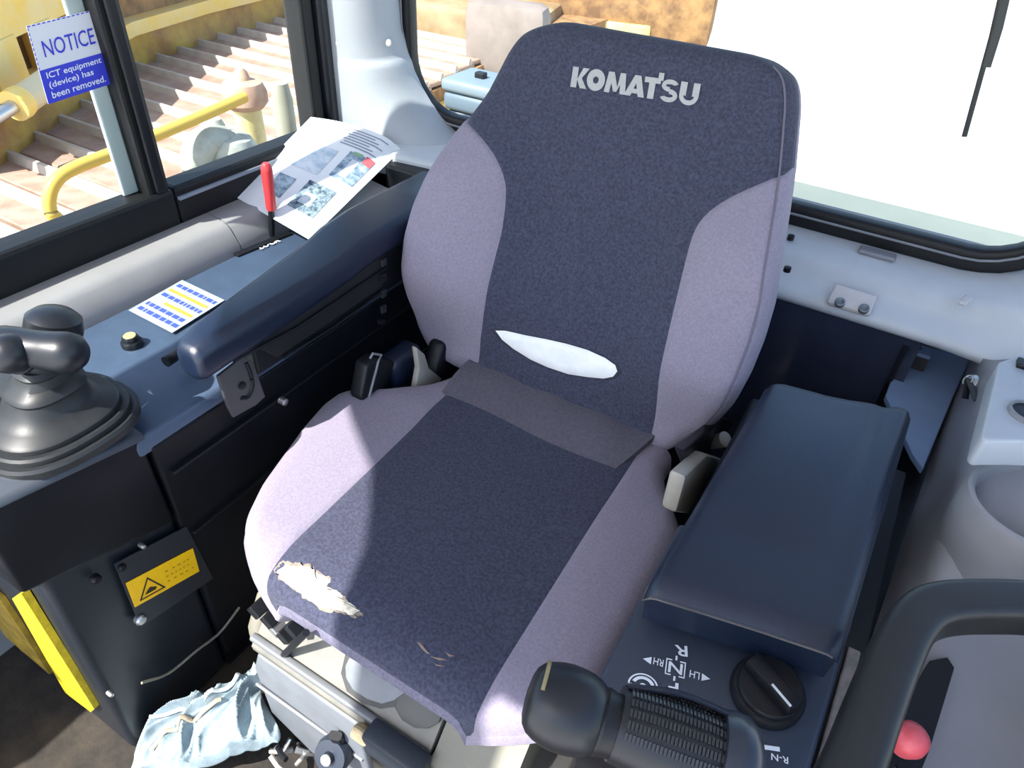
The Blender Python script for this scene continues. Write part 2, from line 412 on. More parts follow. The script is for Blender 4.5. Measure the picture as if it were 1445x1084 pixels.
# --- sill trim along the left window (trim_2)
prof2 = [(-0.738, 0.60), (-0.738, 0.694), (-0.728, 0.699), (-0.684, 0.693), (-0.675, 0.689), (-0.669, 0.683), (-0.651, 0.655), (-0.646, 0.60)]
t2 = thing('trim_2', (-0.70, -0.2, 0.60), label='grey rounded sill moulding along the side window', kind='structure')
def sill(y0, y1):
    n = len(prof2); vs_ = [V((x, y0, z)) for x, z in prof2] + [V((x, y1, z)) for x, z in prof2]
    return vs_, [tuple(range(n)), tuple(range(n, 2 * n))[::-1]] + [(i, (i + 1) % n, n + (i + 1) % n, n + i) for i in range(n)]
SILL = mat('sill_grey', (0.30, 0.29, 0.29), 0.5, var=0.06, vscale=8)
mesh('sill_moulding', sill(-1.00, -0.02), SILL, t2, smooth=True)
mesh('sill_moulding', sill(-0.017, 0.34), SILL, t2, smooth=True)

# --- rear shelf moulding on the right (trim_3)
t3 = thing('trim_3', (0.35, 0.42, 0.68), label='light grey rear shelf moulding below the rear window', kind='structure')
def sh(px, py, z): return onz(px, py, z)
def shelf_rows():
    xs = [-0.30 + 1.05 * i / 40 for i in range(41)]
    pr = [(0.352, 0.680), (0.342, 0.686), (0.337, 0.694), (0.340, 0.703), (0.354, 0.709), (0.380, 0.713), (0.392, 0.722), (0.402, 0.735), (0.420, 0.742), (0.450, 0.747), (0.485, 0.751), (0.500, 0.753), (0.535, 0.753)]
    out = []
    for y, z in pr:
        r = []
        for x in xs:
            k = sstep(0.50, 0.66, x)
            r.append(V((x, y - 0.02 * k * (y < 0.45), z + 0.03 * k * (y > 0.36))))
        out.append(r)
    return out
mesh('shelf_moulding', grid(shelf_rows()), TRIM, t3, smooth='all')
# recessed bracket with two screws
c = onz(1202, 424, 0.718)
brk = mesh('screw_plate', bevelled(obox(c, X, V((0, 0.86, 0.5)).normalized(), V((0, -0.5, 0.86)).normalized(), 0.034, 0.020, 0.006), 0.005, 2), TRIMB, t3)
for px, py in ((1185, 427), (1219, 436)):
    q = onz(px, py, 0.725)
    mesh('screw', lathe(q, V((0, -0.5, 0.86)), [(0.008, -0.004), (0.008, 0.003), (0.006, 0.0045), (0.003, 0.002)], 14), mat('dull_zinc', (0.16, 0.18, 0.20), 0.5, metal=0.4), t3, smooth=True)
c = onz(1238, 358, 0.753)
mesh('shelf_notch', bevelled(obox(c, X, Y, Z, 0.030, 0.012, 0.004), 0.003), MIDG, t3)
c = onz(1362, 424, 0.752)
mesh('shelf_slot', bevelled(obox(c, V((0.25, 0.97, 0)), V((0.97, -0.25, 0)), Z, 0.016, 0.006, 0.0035), 0.003), TRIMB, t3)
for px, py, z in ((1116, 335, 0.752), (1111, 380, 0.745)):
    mesh('shelf_clip', lathe(onz(px, py, z), Z, [(0.006, -0.004), (0.006, 0.004), (0.0035, 0.005)], 12), BLACK, t3)
# rear wall panel under the shelf
t4 = thing('trim_4', (0.3, 0.36, 0.05), label='dark glossy panel on the rear wall under the shelf', kind='structure')
mesh('rear_panel', box(-0.30, 0.498, 0.352, 0.372, 0.05, 0.690), mat('navy_panel', (0.030, 0.036, 0.060), 0.12, var=0.15, vscale=5), t4)
mesh('panel_edge', box(0.474, 0.482, 0.343, 0.352, 0.35, 0.668), BLACK, t4)

# ================================================================== SEAT
SEAT0 = V((0.01, -0.2, 0.05))
seat = thing('operator_seat', SEAT0, 'two-tone lavender and charcoal fabric operator seat with torn, worn upholstery', 'seat')
# ---- cushion
ZC = 0.53
lt = [(597, 548), (540, 560), (480, 562), (455, 580), (425, 615), (400, 650), (370, 692), (348, 738), (343, 765), (346, 795), (360, 818), (390, 842)]
lp = [onz(px, py, 0.512) for px, py in lt]
XCEN = 0.012
YB = 0.055; YF = -0.474
ltab = [(p.y, p.x) for p in lp]
ltab = [(y, x) for y, x in ltab if y > -0.44] + [(-0.44, -0.208), (-0.458, -0.185), (-0.467, -0.165), (YF, -0.13)] + [(0.02, -0.195), (YB, -0.195)]
ltab = sorted(ltab)
_xl = smooth_tab(ltab, 200, 4)
def cxl(y): return _xl(y)
def cxr(y):
    x = 2 * XCEN - _xl(y) + 0.022 * sstep(-0.1, -0.4, y)
    return x if x < 0.27 else 0.27 + 0.024 * math.tanh((x - 0.27) / 0.024)
bl_top, bl_bot = onz(650, 537, ZC), onz(388, 792, ZC)
br_top, br_bot = onz(882, 668, ZC), onz(681, 985, ZC)
def cbl(y):
    t = (y - bl_top.y) / (bl_bot.y - bl_top.y); return max(cxl(y), bl_top.x + (bl_bot.x - bl_top.x) * t)
def cbr(y):
    t = (y - br_top.y) / (br_bot.y - br_top.y); return min(cxr(y), br_top.x + (br_bot.x - br_top.x) * t)
def cz(x, y):
    z = ZC
    a, b = cxl(y), cxr(y)
    hw = (b - a) / 2; s = abs(x - (a + b) / 2)
    z += 0.012 * sstep(0.13, 0.24, s) * sstep(0.0, -0.1, y)        # side bolsters
    r = 0.035; d = max(0.0, hw - s)
    if d < r: z -= 0.030 * (1 - math.sqrt(max(0, 1 - ((r - d) / r) ** 2)))
    r = 0.075; d = max(0.0, y - YF)
    if d < r: z -= 0.036 * (1 - math.sqrt(max(0, 1 - ((r - d) / r) ** 2)))
    for f in (cbl, cbr):                                            # sewn seams
        z -= 0.0025 * math.exp(-((x - f(y)) / 0.004) ** 2)
    return z
def cushion_pick(px, py, lift=0.0):
    z = ZC
    for _ in range(12):
        p = onz(px, py, z); z = 0.5 * z + 0.5 * (cz(p.x, p.y) + lift)
    p = onz(px, py, z); return V((p.x, p.y, cz(p.x, p.y) + lift))
ys = [YB + (-0.40 - YB) * i / 44 for i in range(45)] + [-0.40 + (YF + 0.40) * math.sin(math.pi / 2 * i / 20) for i in range(1, 21)]
def cpatch(fa, fb, n):
    return [[V((fa(y) + (fb(y) - fa(y)) * j / n, y, cz(fa(y) + (fb(y) - fa(y)) * j / n, y))) for j in range(n + 1)] for y in ys]
YS0 = onz(762, 610, ZC).y
mesh('cushion_center', grid(cpatch(cbl, cbr, 40)), DRK, seat, smooth='all', label='charcoal fabric centre of the seat cushion')
mesh('cushion_side', grid(cpatch(cxl, cbl, 22)), LAV, seat, smooth='all', label='lavender side panel of the cushion next to the lever console')
mesh('cushion_side', grid(cpatch(cbr, cxr, 22)), LAV, seat, smooth='all', label='lavender side panel of the cushion next to the armrest box')
# skirt round the cushion edge
loop = [(cxl(y), y) for y in ys] + [(cxl(YF) + (cxr(YF) - cxl(YF)) * j / 30, YF) for j in range(1, 30)] + [(cxr(y), y) for y in ys[::-1]]
loopf = [(x, y) for x, y in loop]
sk = [[V((x, y, cz(x, y))) for x, y in loopf], [V((XCEN + (x - XCEN) * 1.008, y - 0.004 * (y < -0.3), cz(x, y) - 0.014)) for x, y in loopf], [V((XCEN + (x - XCEN) * 1.0, y, cz(x, y) - 0.024)) for x, y in loopf], [V((XCEN + (x - XCEN) * 0.95, y * 0.97, cz(x, y) - 0.034)) for x, y in loopf]]
ski = []
for i in range(3):
    for j in range(len(loopf) - 1):
        x_, y_ = loopf[j]
        ski.append(1 if (y_ < -0.44 and cbl(YF) < x_ < cbr(YF)) else 0)
RIM_LIT = mat('rim_skylit_fabric', (0.15, 0.145, 0.20), 0.95, var=0.15, vscale=240, bump=0.3, bscale=800, spec=0.15)  # charcoal front rim, lightened in colour to stand for grazing skylight
mesh('cushion_skirt', (*grid(sk), ski), [LAV, RIM_LIT], seat, smooth='all', label='lavender fabric edge wrapped round the cushion')
pan = [V((XCEN + (x - XCEN) * 0.95, y * 0.97, 0.462)) for x, y in loopf[::3]]
mesh('seat_pan', prism(pan, (0, 0, 0.022)), PALE, seat)
# tucked strip between backrest and cushion
r0 = [onz(640, 560, ZC + 0.004), onz(885, 666, ZC + 0.004)]
rows = []
for i in range(9):
    t = i / 8
    y = r0[0].y * (1 - t) + 0.075 * t
    row = []
    for j in range(25):
        s = j / 24; x = -0.172 + (0.158 + 0.172 + 0.035 * t) * s
        wr = 0.0025 * math.sin(9 * s + 1.5) * math.sin(math.pi * t) + 0.002 * math.sin(23 * s + 4 * t)
        row.append(V((x, y + 0.004 * math.sin(7 * s), ZC + 0.0012 + 0.016 * math.sin(t * math.pi * 0.6) + wr * min(1, t * 4))))
    rows.append(row)
mesh('tuck_strip', grid(rows, thick=(0, 0, -0.012)), STRIP, seat, smooth=True, label='grey fabric flap tucked between backrest and cushion')
# bare foam where the cloth has worn through
def jag(pts, n=4, amp=2.2):
    out = []
    L = len(pts)
    for i in range(L):
        a, b = pts[i], pts[(i + 1) % L]
        for k in range(n):
            t = k / n; out.append((a[0] + (b[0] - a[0]) * t + random.uniform(-amp, amp) * (k > 0), a[1] + (b[1] - a[1]) * t + random.uniform(-amp, amp) * (k > 0)))
    return out
def worn(name, pts, m, lift=0.0018, label=None, n=4, amp=2.0):
    pts = jag(pts, n, amp)
    cx_ = sum(p[0] for p in pts) / len(pts); cy_ = sum(p[1] for p in pts) / len(pts)
    rings = [[((cx_ + (x - cx_) * k), (cy_ + (y - cy_) * k)) for x, y in pts] for k in (1.0, 0.66, 0.33)]
    vs_, fs = [], []; n_ = len(pts)
    for ri, rg in enumerate(rings):
        for x, y in rg: vs_.append(cushion_pick(x, y, lift if ri else lift * 0.4))
    vs_.append(cushion_pick(cx_, cy_, lift))
    for ri in range(2):
        for i in range(n_): fs.append((ri * n_ + i, ri * n_ + (i + 1) % n_, (ri + 1) * n_ + (i + 1) % n_, (ri + 1) * n_ + i))
    for i in range(n_): fs.append((2 * n_ + i, 2 * n_ + (i + 1) % n_, 3 * n_))
    return mesh(name, (vs_, fs), m, seat, smooth='all', label=label)
WP = [(390, 808), (403, 796), (422, 799), (436, 800), (447, 808), (466, 818), (460, 828), (478, 836), (492, 850), (508, 862), (498, 868), (478, 861), (456, 859), (438, 847), (418, 833), (400, 820)]
worn('worn_fringe', [(447 + (x - 447) * 1.07, 832 + (y - 832) * 1.14) for x, y in WP], mat('fringe_tan', (0.22, 0.185, 0.15), 0.95, var=0.3, vscale=300), lift=0.0009, n=5, amp=2.6)
worn('worn_patch', [(390, 808), (403, 796), (422, 799), (436, 800), (447, 808), (466, 818), (460, 828), (478, 836), (492, 850), (508, 862), (498, 868), (478, 861), (456, 859), (438, 847), (418, 833), (400, 820)], FOAM, label='cream foam showing through a worn hole in the cushion')
for q in ([(588, 906), (596, 909), (604, 920), (610, 926), (602, 922)], [(606, 926), (622, 928), (634, 933), (620, 932)], [(610, 935), (622, 938), (628, 942), (616, 940)], [(628, 920), (642, 926), (634, 927)]):
    worn('worn_thread', q, mat('frayed_tan', (0.20, 0.15, 0.13), 0.95), lift=0.0012, n=2, amp=1.0)

# ---- backrest
B0 = V((0.0, 0.045, 0.535)); BT = V((0.0, 0.205, 1.08))
BV = (BT - B0).normalized(); BN = V((0, -BV.z, BV.y))     # BN points to the front
def bpick(px, py, d=0.0):
    p = onp(px, py, B0 + BN * d, BN) - B0
    return p.x, p.dot(BV)
def bp(x, v, d): return B0 + X * x + BV * v + BN * d
Lpx = [(650, 527), (618, 511), (597, 492), (582, 462), (572, 420), (569, 370), (573, 330), (585, 287), (607, 240), (640, 184), (680, 122), (704, 70), (717, 50), (733, 37), (752, 30), (775, 28)]
Rpx = [(940, 626), (965, 624), (1000, 608), (1030, 575), (1052, 535), (1072, 485), (1088, 430), (1098, 360), (1106, 300), (1114, 220), (1119, 150), (1117, 118), (1108, 98), (1090, 84), (1062, 74)]
def kv(v): return sstep(0.02, 0.16, v) * (1 - sstep(0.30, 0.46, v))
def bpick2(px, py, amp):     # picks on the bolster, which stands forward of the backrest plane
    v = bpick(px, py)[1]
    for _ in range(3): r = bpick(px, py, amp * kv(v)); v = r[1]
    return r
Lp = [bpick2(x, y, 0.032) for x, y in Lpx]; Rp = [bpick2(x, y, 0.032) for x, y in Rpx]
VT = max(Lp[-1][1], Rp[-1][1]) ; VB = min(Lp[0][1], Rp[0][1])
Lp[-1] = (Lp[-1][0], VT); Rp[-1] = (Rp[-1][0], VT); Lp[0] = (Lp[0][0], VB); Rp[0] = (Rp[0][0], VB)
Ltab = sorted((v, x) for x, v in Lp); Rtab = sorted((v, x) for x, v in Rp)
_bl = smooth_tab(Ltab, 260, 4); _br = smooth_tab(Rtab, 260, 4)
LB = [bpick2(x, y, 0.022) for x, y in ((672, 530), (678, 480), (686, 430), (698, 370), (707, 330), (713, 290), (715, 262), (711, 240), (702, 218), (688, 198), (668, 178), (645, 160))]
RB = [bpick2(x, y, 0.022) for x, y in ((918, 616), (930, 560), (942, 500), (955, 440), (968, 380), (980, 330), (988, 314), (1002, 298), (1030, 279), (1060, 265), (1095, 250), (1125, 240))]
LBt = sorted((v, x) for x, v in LB); RBt = sorted((v, x) for x, v in RB)
_lb = smooth_tab(LBt, 200, 3); _rb = smooth_tab(RBt, 200, 3)
LBmax, RBmax = LBt[-1][0], RBt[-1][0]
def bbl(v): return _bl(v) if v >= LBmax else max(_bl(v), _lb(v))
def bbr(v): return _br(v) if v >= RBmax else min(_br(v), _rb(v))
def bd(x, v):
    a, b = _bl(v), _br(v); d = 0.0
    hw = (b - a) / 2; s = abs(x - (a + b) / 2)
    k = sstep(0.07, 0.23, s) * sstep(0.02, 0.16, v) * (1 - sstep(0.30, 0.46, v))
    d += 0.056 * k
    d += 0.012 * math.exp(-((v - 0.16) / 0.10) ** 2) * (1 - sstep(0.1, 0.22, s))        # lumbar bulge
    d -= 0.012 * sstep(0.40, 0.58, v)
    r = 0.030; e = max(0.0, hw - s)
    if e < r: d -= 0.026 * (1 - math.sqrt(max(0, 1 - ((r - e) / r) ** 2)))
    e = max(0.0, VT - v)
    if e < r: d -= 0.026 * (1 - math.sqrt(max(0, 1 - ((r - e) / r) ** 2)))
    e = max(0.0, v - VB)
    if e < r: d -= 0.020 * (1 - math.sqrt(max(0, 1 - ((r - e) / r) ** 2)))
    if v < LBmax: d -= 0.0025 * math.exp(-((x - bbl(v)) / 0.004) ** 2)
    if v < RBmax: d -= 0.0025 * math.exp(-((x - bbr(v)) / 0.004) ** 2)
    return d
vv = [VB + (0.03) * (1 - math.cos(math.pi / 2 * i / 8)) for i in range(8)]
vv += [VB + 0.03 + (VT - 0.05 - VB - 0.03) * i / 60 for i in range(61)]
vv += [VT - 0.05 + 0.05 * math.sin(math.pi / 2 * i / 14) for i in range(1, 15)]
def bpatch(fa, fb, n):
    out = []
    for v in vv:
        a, b = fa(v), fb(v)
        out.append([bp(a + (b - a) * j / n, v, bd(a + (b - a) * j / n, v)) for j in range(n + 1)])
    return out
def trimrows(rows): return [r for i, r in enumerate(rows) if (r[0] - r[-1]).length > 1e-4 or (i > 0 and (rows[i - 1][0] - rows[i - 1][-1]).length > 1e-4) or (i + 1 < len(rows) and (rows[i + 1][0] - rows[i + 1][-1]).length > 1e-4)]
back = mesh('backrest_center', grid(bpatch(bbl, bbr, 46)), DRK, seat, smooth='all', label='charcoal fabric centre of the backrest')
mesh('backrest_bolster', grid(trimrows(bpatch(_bl, bbl, 22))), LAV, seat, smooth='all', label='lavender backrest bolster next to the lever console')
mesh('backrest_bolster', grid(trimrows(bpatch(bbr, _br, 22))), LAV, seat, smooth='all', label='lavender backrest bolster facing the rear window')
loopb = [(_bl(v), v) for v in vv] + [(_bl(VT) + (_br(VT) - _bl(VT)) * j / 24, VT) for j in range(1, 24)] + [(_br(v), v) for v in vv[::-1]] + [(_br(VB) + (_bl(VB) - _br(VB)) * j / 24, VB) for j in range(1, 24)]
loopb.append(loopb[0])
vm = (VT + VB) / 2
def ringb(sc, off, base=True):
    return [bp((x - 0.01) * sc + 0.01, vm + (v - vm) * sc, (bd(x, v) if base else 0) * (1 if base else 0) + off) for x, v in loopb]
rb_ = [ringb(1.0, 0.0), ringb(1.006, -0.012), ringb(1.004, -0.035), ringb(0.99, -0.060), ringb(0.95, -0.078)]
vs_, fs = grid(rb_)
m_ = len(loopb)
mi = []
for i in range(len(rb_) - 1):
    for j in range(m_ - 1): mi.append(1 if (loopb[j][1] > (LBmax if loopb[j][0] < 0 else RBmax) and i < 1) else 0)
fs.append(tuple((len(rb_) - 1) * m_ + j for j in range(m_ - 1))); mi.append(0)
mesh('backrest_edge', (vs_, fs, mi), [LAV, DRK], seat, smooth='all', label='lavender fabric side and back of the backrest')
# seam piping on the front right edge
path = [bp(_br(v) - 0.012, v, bd(_br(v) - 0.012, v) + 0.0005) for v in vv if 0.03 < v < VT - 0.01]
mesh('seam', tube(path, 0.0016, 6), mat('seam_thread', (0.13, 0.12, 0.16), 0.9), seat)
# tear with white foam
tear = [(697, 462), (712, 463), (740, 470), (775, 477), (805, 484), (835, 493), (862, 504), (880, 514), (883, 523), (875, 531), (860, 534), (835, 532), (805, 527), (775, 517), (748, 505), (722, 489), (706, 476)]
def btear(name, pts, m, lift, sc, lab=None):
    pts = [bpick(x, y) for x, y in pts]
    cx_ = sum(p[0] for p in pts) / len(pts); cv = sum(p[1] for p in pts) / len(pts)
    pts = [(cx_ + (x - cx_) * sc, cv + (v - cv) * (sc if sc == 1 else sc * 1.09)) for x, v in pts]
    vs_, fs = [], []; n_ = len(pts)
    for k, l in ((1.0, -0.001), (0.93, lift), (0.5, lift * 1.3)):
        for x, v in pts: 
            xx, v2 = cx_ + (x - cx_) * k, cv + (v - cv) * k
            vs_.append(bp(xx, v2, bd(xx, v2) + l))
    for ri in range(2):
        for i in range(n_): fs.append((ri * n_ + i, ri * n_ + (i + 1) % n_, (ri + 1) * n_ + (i + 1) % n_, (ri + 1) * n_ + i))
    fs.append(tuple(2 * n_ + i for i in range(n_)))
    return mesh(name, (vs_, fs), m, seat, smooth='all', label=lab)
btear('tear_edge', tear, mat('torn_edge', (0.03, 0.03, 0.045), 0.9), 0.0012, 1.03)
btear('tear_foam', tear, WHITEF, 0.003, 0.97, 'white foam showing in a slit torn in the backrest')
# lettering
lg = [bpick(803, 122), bpick(982, 149), bpick(806, 93)]
q = Quad(bp(*lg[0], 0), bp(*lg[1], 0), bp(*lg[2], 0))
def seg(pts, w_):      # thick stroke through pts, letter box 0..1 wide, 0..1 high
    out = []
    for (x0, y0), (x1, y1) in zip(pts, pts[1:]):
        d = V((x1 - x0, y1 - y0)); d.normalize(); nn = V((-d.y, d.x)) * w_ / 2; e = d * w_ * 0.0
        out.append(([(x0 - e.x + nn.x, y0 - e.y + nn.y), (x0 - e.x - nn.x, y0 - e.y - nn.y), (x1 + e.x - nn.x, y1 + e.y - nn.y), (x1 + e.x + nn.x, y1 + e.y + nn.y)]))
    return out
def curve_band(cx_, cy_, rx, ry, t, a0, a1, k=14):
    out = []
    for i in range(k):
        p, r = math.radians(a0 + (a1 - a0) * i / k), math.radians(a0 + (a1 - a0) * (i + 1) / k)
        out.append([(cx_ + rx * math.cos(p), cy_ + ry * math.sin(p)), (cx_ + rx * math.cos(r), cy_ + ry * math.sin(r)), (cx_ + (rx - t) * math.cos(r), cy_ + (ry - t) * math.sin(r)), (cx_ + (rx - t) * math.cos(p), cy_ + (ry - t) * math.sin(p))])
    return out
# widths in units of the letter height
LET = {
 'K': [[(0, 0), (0.34, 0), (0.34, 1), (0, 1)], [(0.34, 0.42), (0.62, 1), (0.98, 1), (0.60, 0.5), (0.95, 0), (0.56, 0), (0.34, 0.40)]],
 'O': curve_band(0.5, 0.5, 0.52, 0.53, 0.36, 0, 360, 24),
 'M': [[(0, 0), (0.30, 0), (0.42, 1), (0.14, 1)], [(0.14, 1), (0.46, 1), (0.72, 0.30), (0.52, 0.08)], [(0.52, 0.08), (0.72, 0.30), (0.80, 1), (1.10, 1), (0.70, 0.08)], [(0.80, 1), (1.10, 1), (1.22, 0), (0.90, 0)]],
 'A': [[(0, 0), (0.36, 0), (0.72, 1), (0.46, 1)], [(0.46, 1), (0.80, 1), (1.12, 0), (0.78, 0)], [(0.26, 0.14), (0.9, 0.14), (0.86, 0.36), (0.34, 0.36)]],
 'T': [[(0, 0.74), (0.86, 0.74), (0.86, 1), (0, 1)], [(0.26, 0), (0.60, 0), (0.60, 0.74), (0.26, 0.74)], [(0.70, 0.90), (0.98, 0.90), (0.98, 1.26), (0.70, 1.26)]],
 'S': curve_band(0.44, 0.73, 0.44, 0.29, 0.22, 20, 270, 14) + curve_band(0.44, 0.27, 0.46, 0.31, 0.23, 90, -160, 14),
 'U': [[(0, 0.38), (0.34, 0.38), (0.34, 1), (0, 1)], [(0.66, 0.38), (1.0, 0.38), (1.0, 1), (0.66, 1)]] + curve_band(0.5, 0.40, 0.50, 0.44, 0.22, 180, 360, 14)}
adv = [('K', 0.0), ('O', 0.92), ('M', 1.96), ('A', 3.10), ('T', 4.12), ('S', 5.06), ('U', 6.04)]
WT = 7.04
parts = []
for ch, x0 in adv:
    for poly in LET[ch]:
        out = []
        for x, y in poly:
            p = q.p((x0 + x) / WT, y) - B0
            out.append(bp(p.x, p.dot(BV), bd(p.x, p.dot(BV)) + 0.0012 + 0.00001 * len(parts)))
        parts.append((out, [tuple(range(len(out)))]))
mesh('logo_lettering', join(*parts), LOGO, seat, label='silver printed maker name across the top of the backrest')

# ---- hinges, buckle, base
def hinge(sx):
    h = mesh('recliner_cover', bevelled(obox((sx * 0.252 + 0.01, 0.050, 0.505), X, V((0, 0.5, 0.86)), V((0, -0.86, 0.5)), 0.018, 0.050, 0.035), 0.012, 3), BLACK if sx < 0 else PALE, seat, smooth=True)
    return h
hinge(-1)
mesh('seat_side_shield', prism([onx(px, py, -0.222) for px, py in ((588, 490), (600, 500), (606, 520), (625, 535), (610, 552), (585, 558), (592, 520))], (-0.012, 0, 0), 0.003), PALE, seat, smooth=True)
rc = mesh('recliner_shield', prism([onx(px, py, 0.262) for px, py in ((945, 662), (978, 634), (1004, 642), (985, 674), (955, 718), (932, 714))], (0.022, 0, 0), 0.006), PALE, seat, smooth=True)
mesh('recliner_knob', lathe(onx(1016, 622, 0.275), V((0.6, -0.2, 0.75)), [(0.010, -0.02), (0.012, 0.0), (0.013, 0.012), (0.009, 0.015)], 16), PALE, seat, smooth=True)
mesh('recliner_plate', prism([onx(px, py, 0.250) for px, py in ((950, 630), (1010, 585), (1030, 590), (985, 640), (960, 655))], (0.015, 0, 0), 0.003), BLACK, seat)
# belt buckle and stalk on the console side
bk = mesh('belt_buckle', prism([onx(px, py, -0.285) for px, py in ((492, 555), (500, 508), (515, 497), (541, 503), (522, 562), (500, 570))], (0.028, 0, 0), 0.006, 3), BLACK, seat, smooth=True)
mesh('buckle_clip', tube([onx(px, py, -0.255) for px, py in ((521, 560), (534, 510), (538, 501), (526, 499), (522, 506))], 0.0022, 8), MIDG, bk)
mesh('belt_retractor', bevelled(obox(onx(565, 520, -0.275), X, Y, Z, 0.022, 0.040, 0.040), 0.012, 3), SOFTB, seat, smooth=True)

# suspension base
PF = [(-0.02, 0.462), (-0.426, 0.462), (-0.436, 0.452), (-0.486, 0.392), (-0.494, 0.388), (-0.500, 0.380), (-0.499, 0.370), (-0.486, 0.362), (-0.484, 0.300), (-0.487, 0.297), (-0.484, 0.262), (-0.474, 0.215), (-0.462, 0.10), (-0.462, 0.055), (-0.02, 0.055)]
def xsweep(pf, x0, x1, bev=0.0):
    return prism([V((x0, y, z)) for y, z in pf], (x1 - x0, 0, 0), bev)
mesh('suspension_housing', xsweep(PF, -0.170, 0.130), SUSP, seat, smooth=True, label='grey moulded suspension housing under the cushion')
mesh('housing_end', xsweep([(y + 0.006, z) for y, z in PF], 0.134, 0.240), mat('housing_cream', (0.17, 0.165, 0.13), 0.5, var=0.1, vscale=12), seat, smooth=True)
mesh('base_side_cap', bevelled(xsweep([(-0.10, 0.45), (-0.40, 0.45), (-0.455, 0.425), (-0.485, 0.375), (-0.485, 0.340), (-0.46, 0.315), (-0.10, 0.315)], -0.206, -0.174), 0.016, 3), mat('cap_cream', (0.20, 0.19, 0.155), 0.45, var=0.08, vscale=15), seat, smooth=True)
FN = V((0, -0.77, 0.64)).normalized(); F0 = V((0, -0.436, 0.453))
def frp(name, pts, m, t=0.006, bev=0.002, lab=None, lift=0.0):
    return mesh(name, prism([onp(a, b, F0 + FN * lift, FN) for a, b in pts], FN * t, bev, 2), m, seat, smooth=True, label=lab)
frp('release_tab', [(497, 925), (520, 938), (579, 966), (574, 977), (560, 987), (543, 992), (522, 985), (502, 972), (492, 955), (491, 938)], BELL, 0.008, 0.003, 'half-round pale grey release tab on the seat base')
frp('tab_recess', [(490, 915), (590, 968), (580, 985), (560, 997), (538, 1000), (512, 992), (490, 975), (482, 950)], SUSD, 0.0015, 0.0, None, 0.0005)
frp('release_tab', [(575, 968), (628, 1002), (622, 1018), (606, 1027), (588, 1026), (570, 1015), (560, 998), (563, 980)], mat('tab_dark', (0.06, 0.06, 0.058), 0.5), 0.006, 0.002, 'half-round dark release tab on the seat base')
rg0, rg1 = V((-0.172, -0.4925, 0.392)), V((0.130, -0.4925, 0.392))
mesh('ridge_strip', sweep([rg0, rg1], rrect(0.006, 0.005, 0.004, 3)), mat('ridge_grey', (0.14, 0.15, 0.16), 0.4), seat, smooth=True)
mesh('base_slot', prism([ony(a, b, -0.4885) for a, b in ((416, 972), (432, 980), (455, 1000), (440, 997))], (0, -0.002, 0)), BLACK, seat)
lowf = [V((-0.165, -0.488, 0.362)), V((0.02, -0.488, 0.362)), V((0.03, -0.488, 0.20)), V((-0.10, -0.486, 0.13)), V((-0.185, -0.484, 0.17)), V((-0.190, -0.484, 0.30))]
mesh('bellows_cover', prism(lowf, (0, -0.012, 0), 0.005, 3), BELL, seat, smooth=True, label='pale grey cover plate on the seat suspension')
mesh('bellows_fold', tube([V((-0.188, -0.501, 0.262)), V((-0.10, -0.501, 0.262)), V((0.02, -0.501, 0.262))], 0.0025, 8), MIDG, seat)
kb = ony(468, 1066, -0.52)
kn_ = mesh('height_knob', lathe(kb, V((0.1, -0.8, 0.6)), [(0.024, -0.03), (0.027, -0.004), (0.024, 0.006), (0.009, 0.007), (0.008, 0.014), (0.004, 0.016)], 20), mat('knob_blue', (0.02, 0.028, 0.045), 0.4), seat, smooth=True)
mesh('knob_button', lathe(kb + V((0.1, -0.8, 0.6)).normalized() * 0.015, V((0.1, -0.8, 0.6)), [(0.008, -0.004), (0.008, 0.001), (0.005, 0.002)], 14), PALE, kn_, smooth=True)
mesh('knob_lever', sweep([kb + V((0, 0.02, 0.0)), kb + V((0.004, 0.01, 0.045))], rrect(0.009, 0.006, 0.004, 3)), BLACK, kn_, smooth=True)
mesh('pull_tab', bevelled(obox(ony(512, 1036, -0.512), X, V((0, -0.8, 0.6)), V((0, 0.6, 0.8)), 0.014, 0.010, 0.009), 0.005), mat('tan_tab', (0.34, 0.27, 0.16), 0.6, var=0.25, vscale=40), seat)
mesh('pull_block', bevelled(obox(ony(560, 1062, -0.505), X, Y, Z, 0.045, 0.016, 0.022), 0.006), mat('block_navy', (0.02, 0.028, 0.04), 0.4), seat, smooth=True)
for px, py, m_, dx in ((366, 858, BLACK, 0.022), (384, 872, BLACK, 0.014), (394, 884, METAL, 0.012), (406, 893, BLACK, 0.020), (418, 884, BLACK, 0.012)):
    mesh('catch_plate', bevelled(obox(ony(px, py, -0.470), V((0.80, 0, -0.60)), Y, V((0.60, 0, 0.80)), 0.010, 0.012, 0.004 + dx * 0.2), 0.0015), m_, seat)
mesh('catch_arm', tube([ony(a, b, -0.49) for a, b in ((432, 893), (400, 925), (383, 958))], 0.005, 8), BLACK, seat)
for i in range(9):
    px, py = random.uniform(388, 440), random.uniform(1045, 1084)
    p0_ = onz(px, py, 0.10 + random.uniform(0, 0.06)); d_ = V((random.uniform(-1, 1), random.uniform(-0.4, 0.4), random.uniform(-1, 0.4))).normalized()
    mesh('wiring_clip', tube([p0_ - d_ * 0.018, p0_ + V((0.003, -0.003, 0.004)), p0_ + d_ * 0.018], random.uniform(0.003, 0.006), 7), (PALE, BLACK, METAL)[i % 3], seat, smooth=True)

# slide rails on the floor side, right of the seat base
mesh('seat_rail', box(0.235, 0.262, -0.47, 0.0, 0.33, 0.352, 0.003), METAL, seat)
mesh('rail_cover', box(0.262, 0.285, -0.46, 0.0, 0.33, 0.365, 0.004), SUSD, seat)

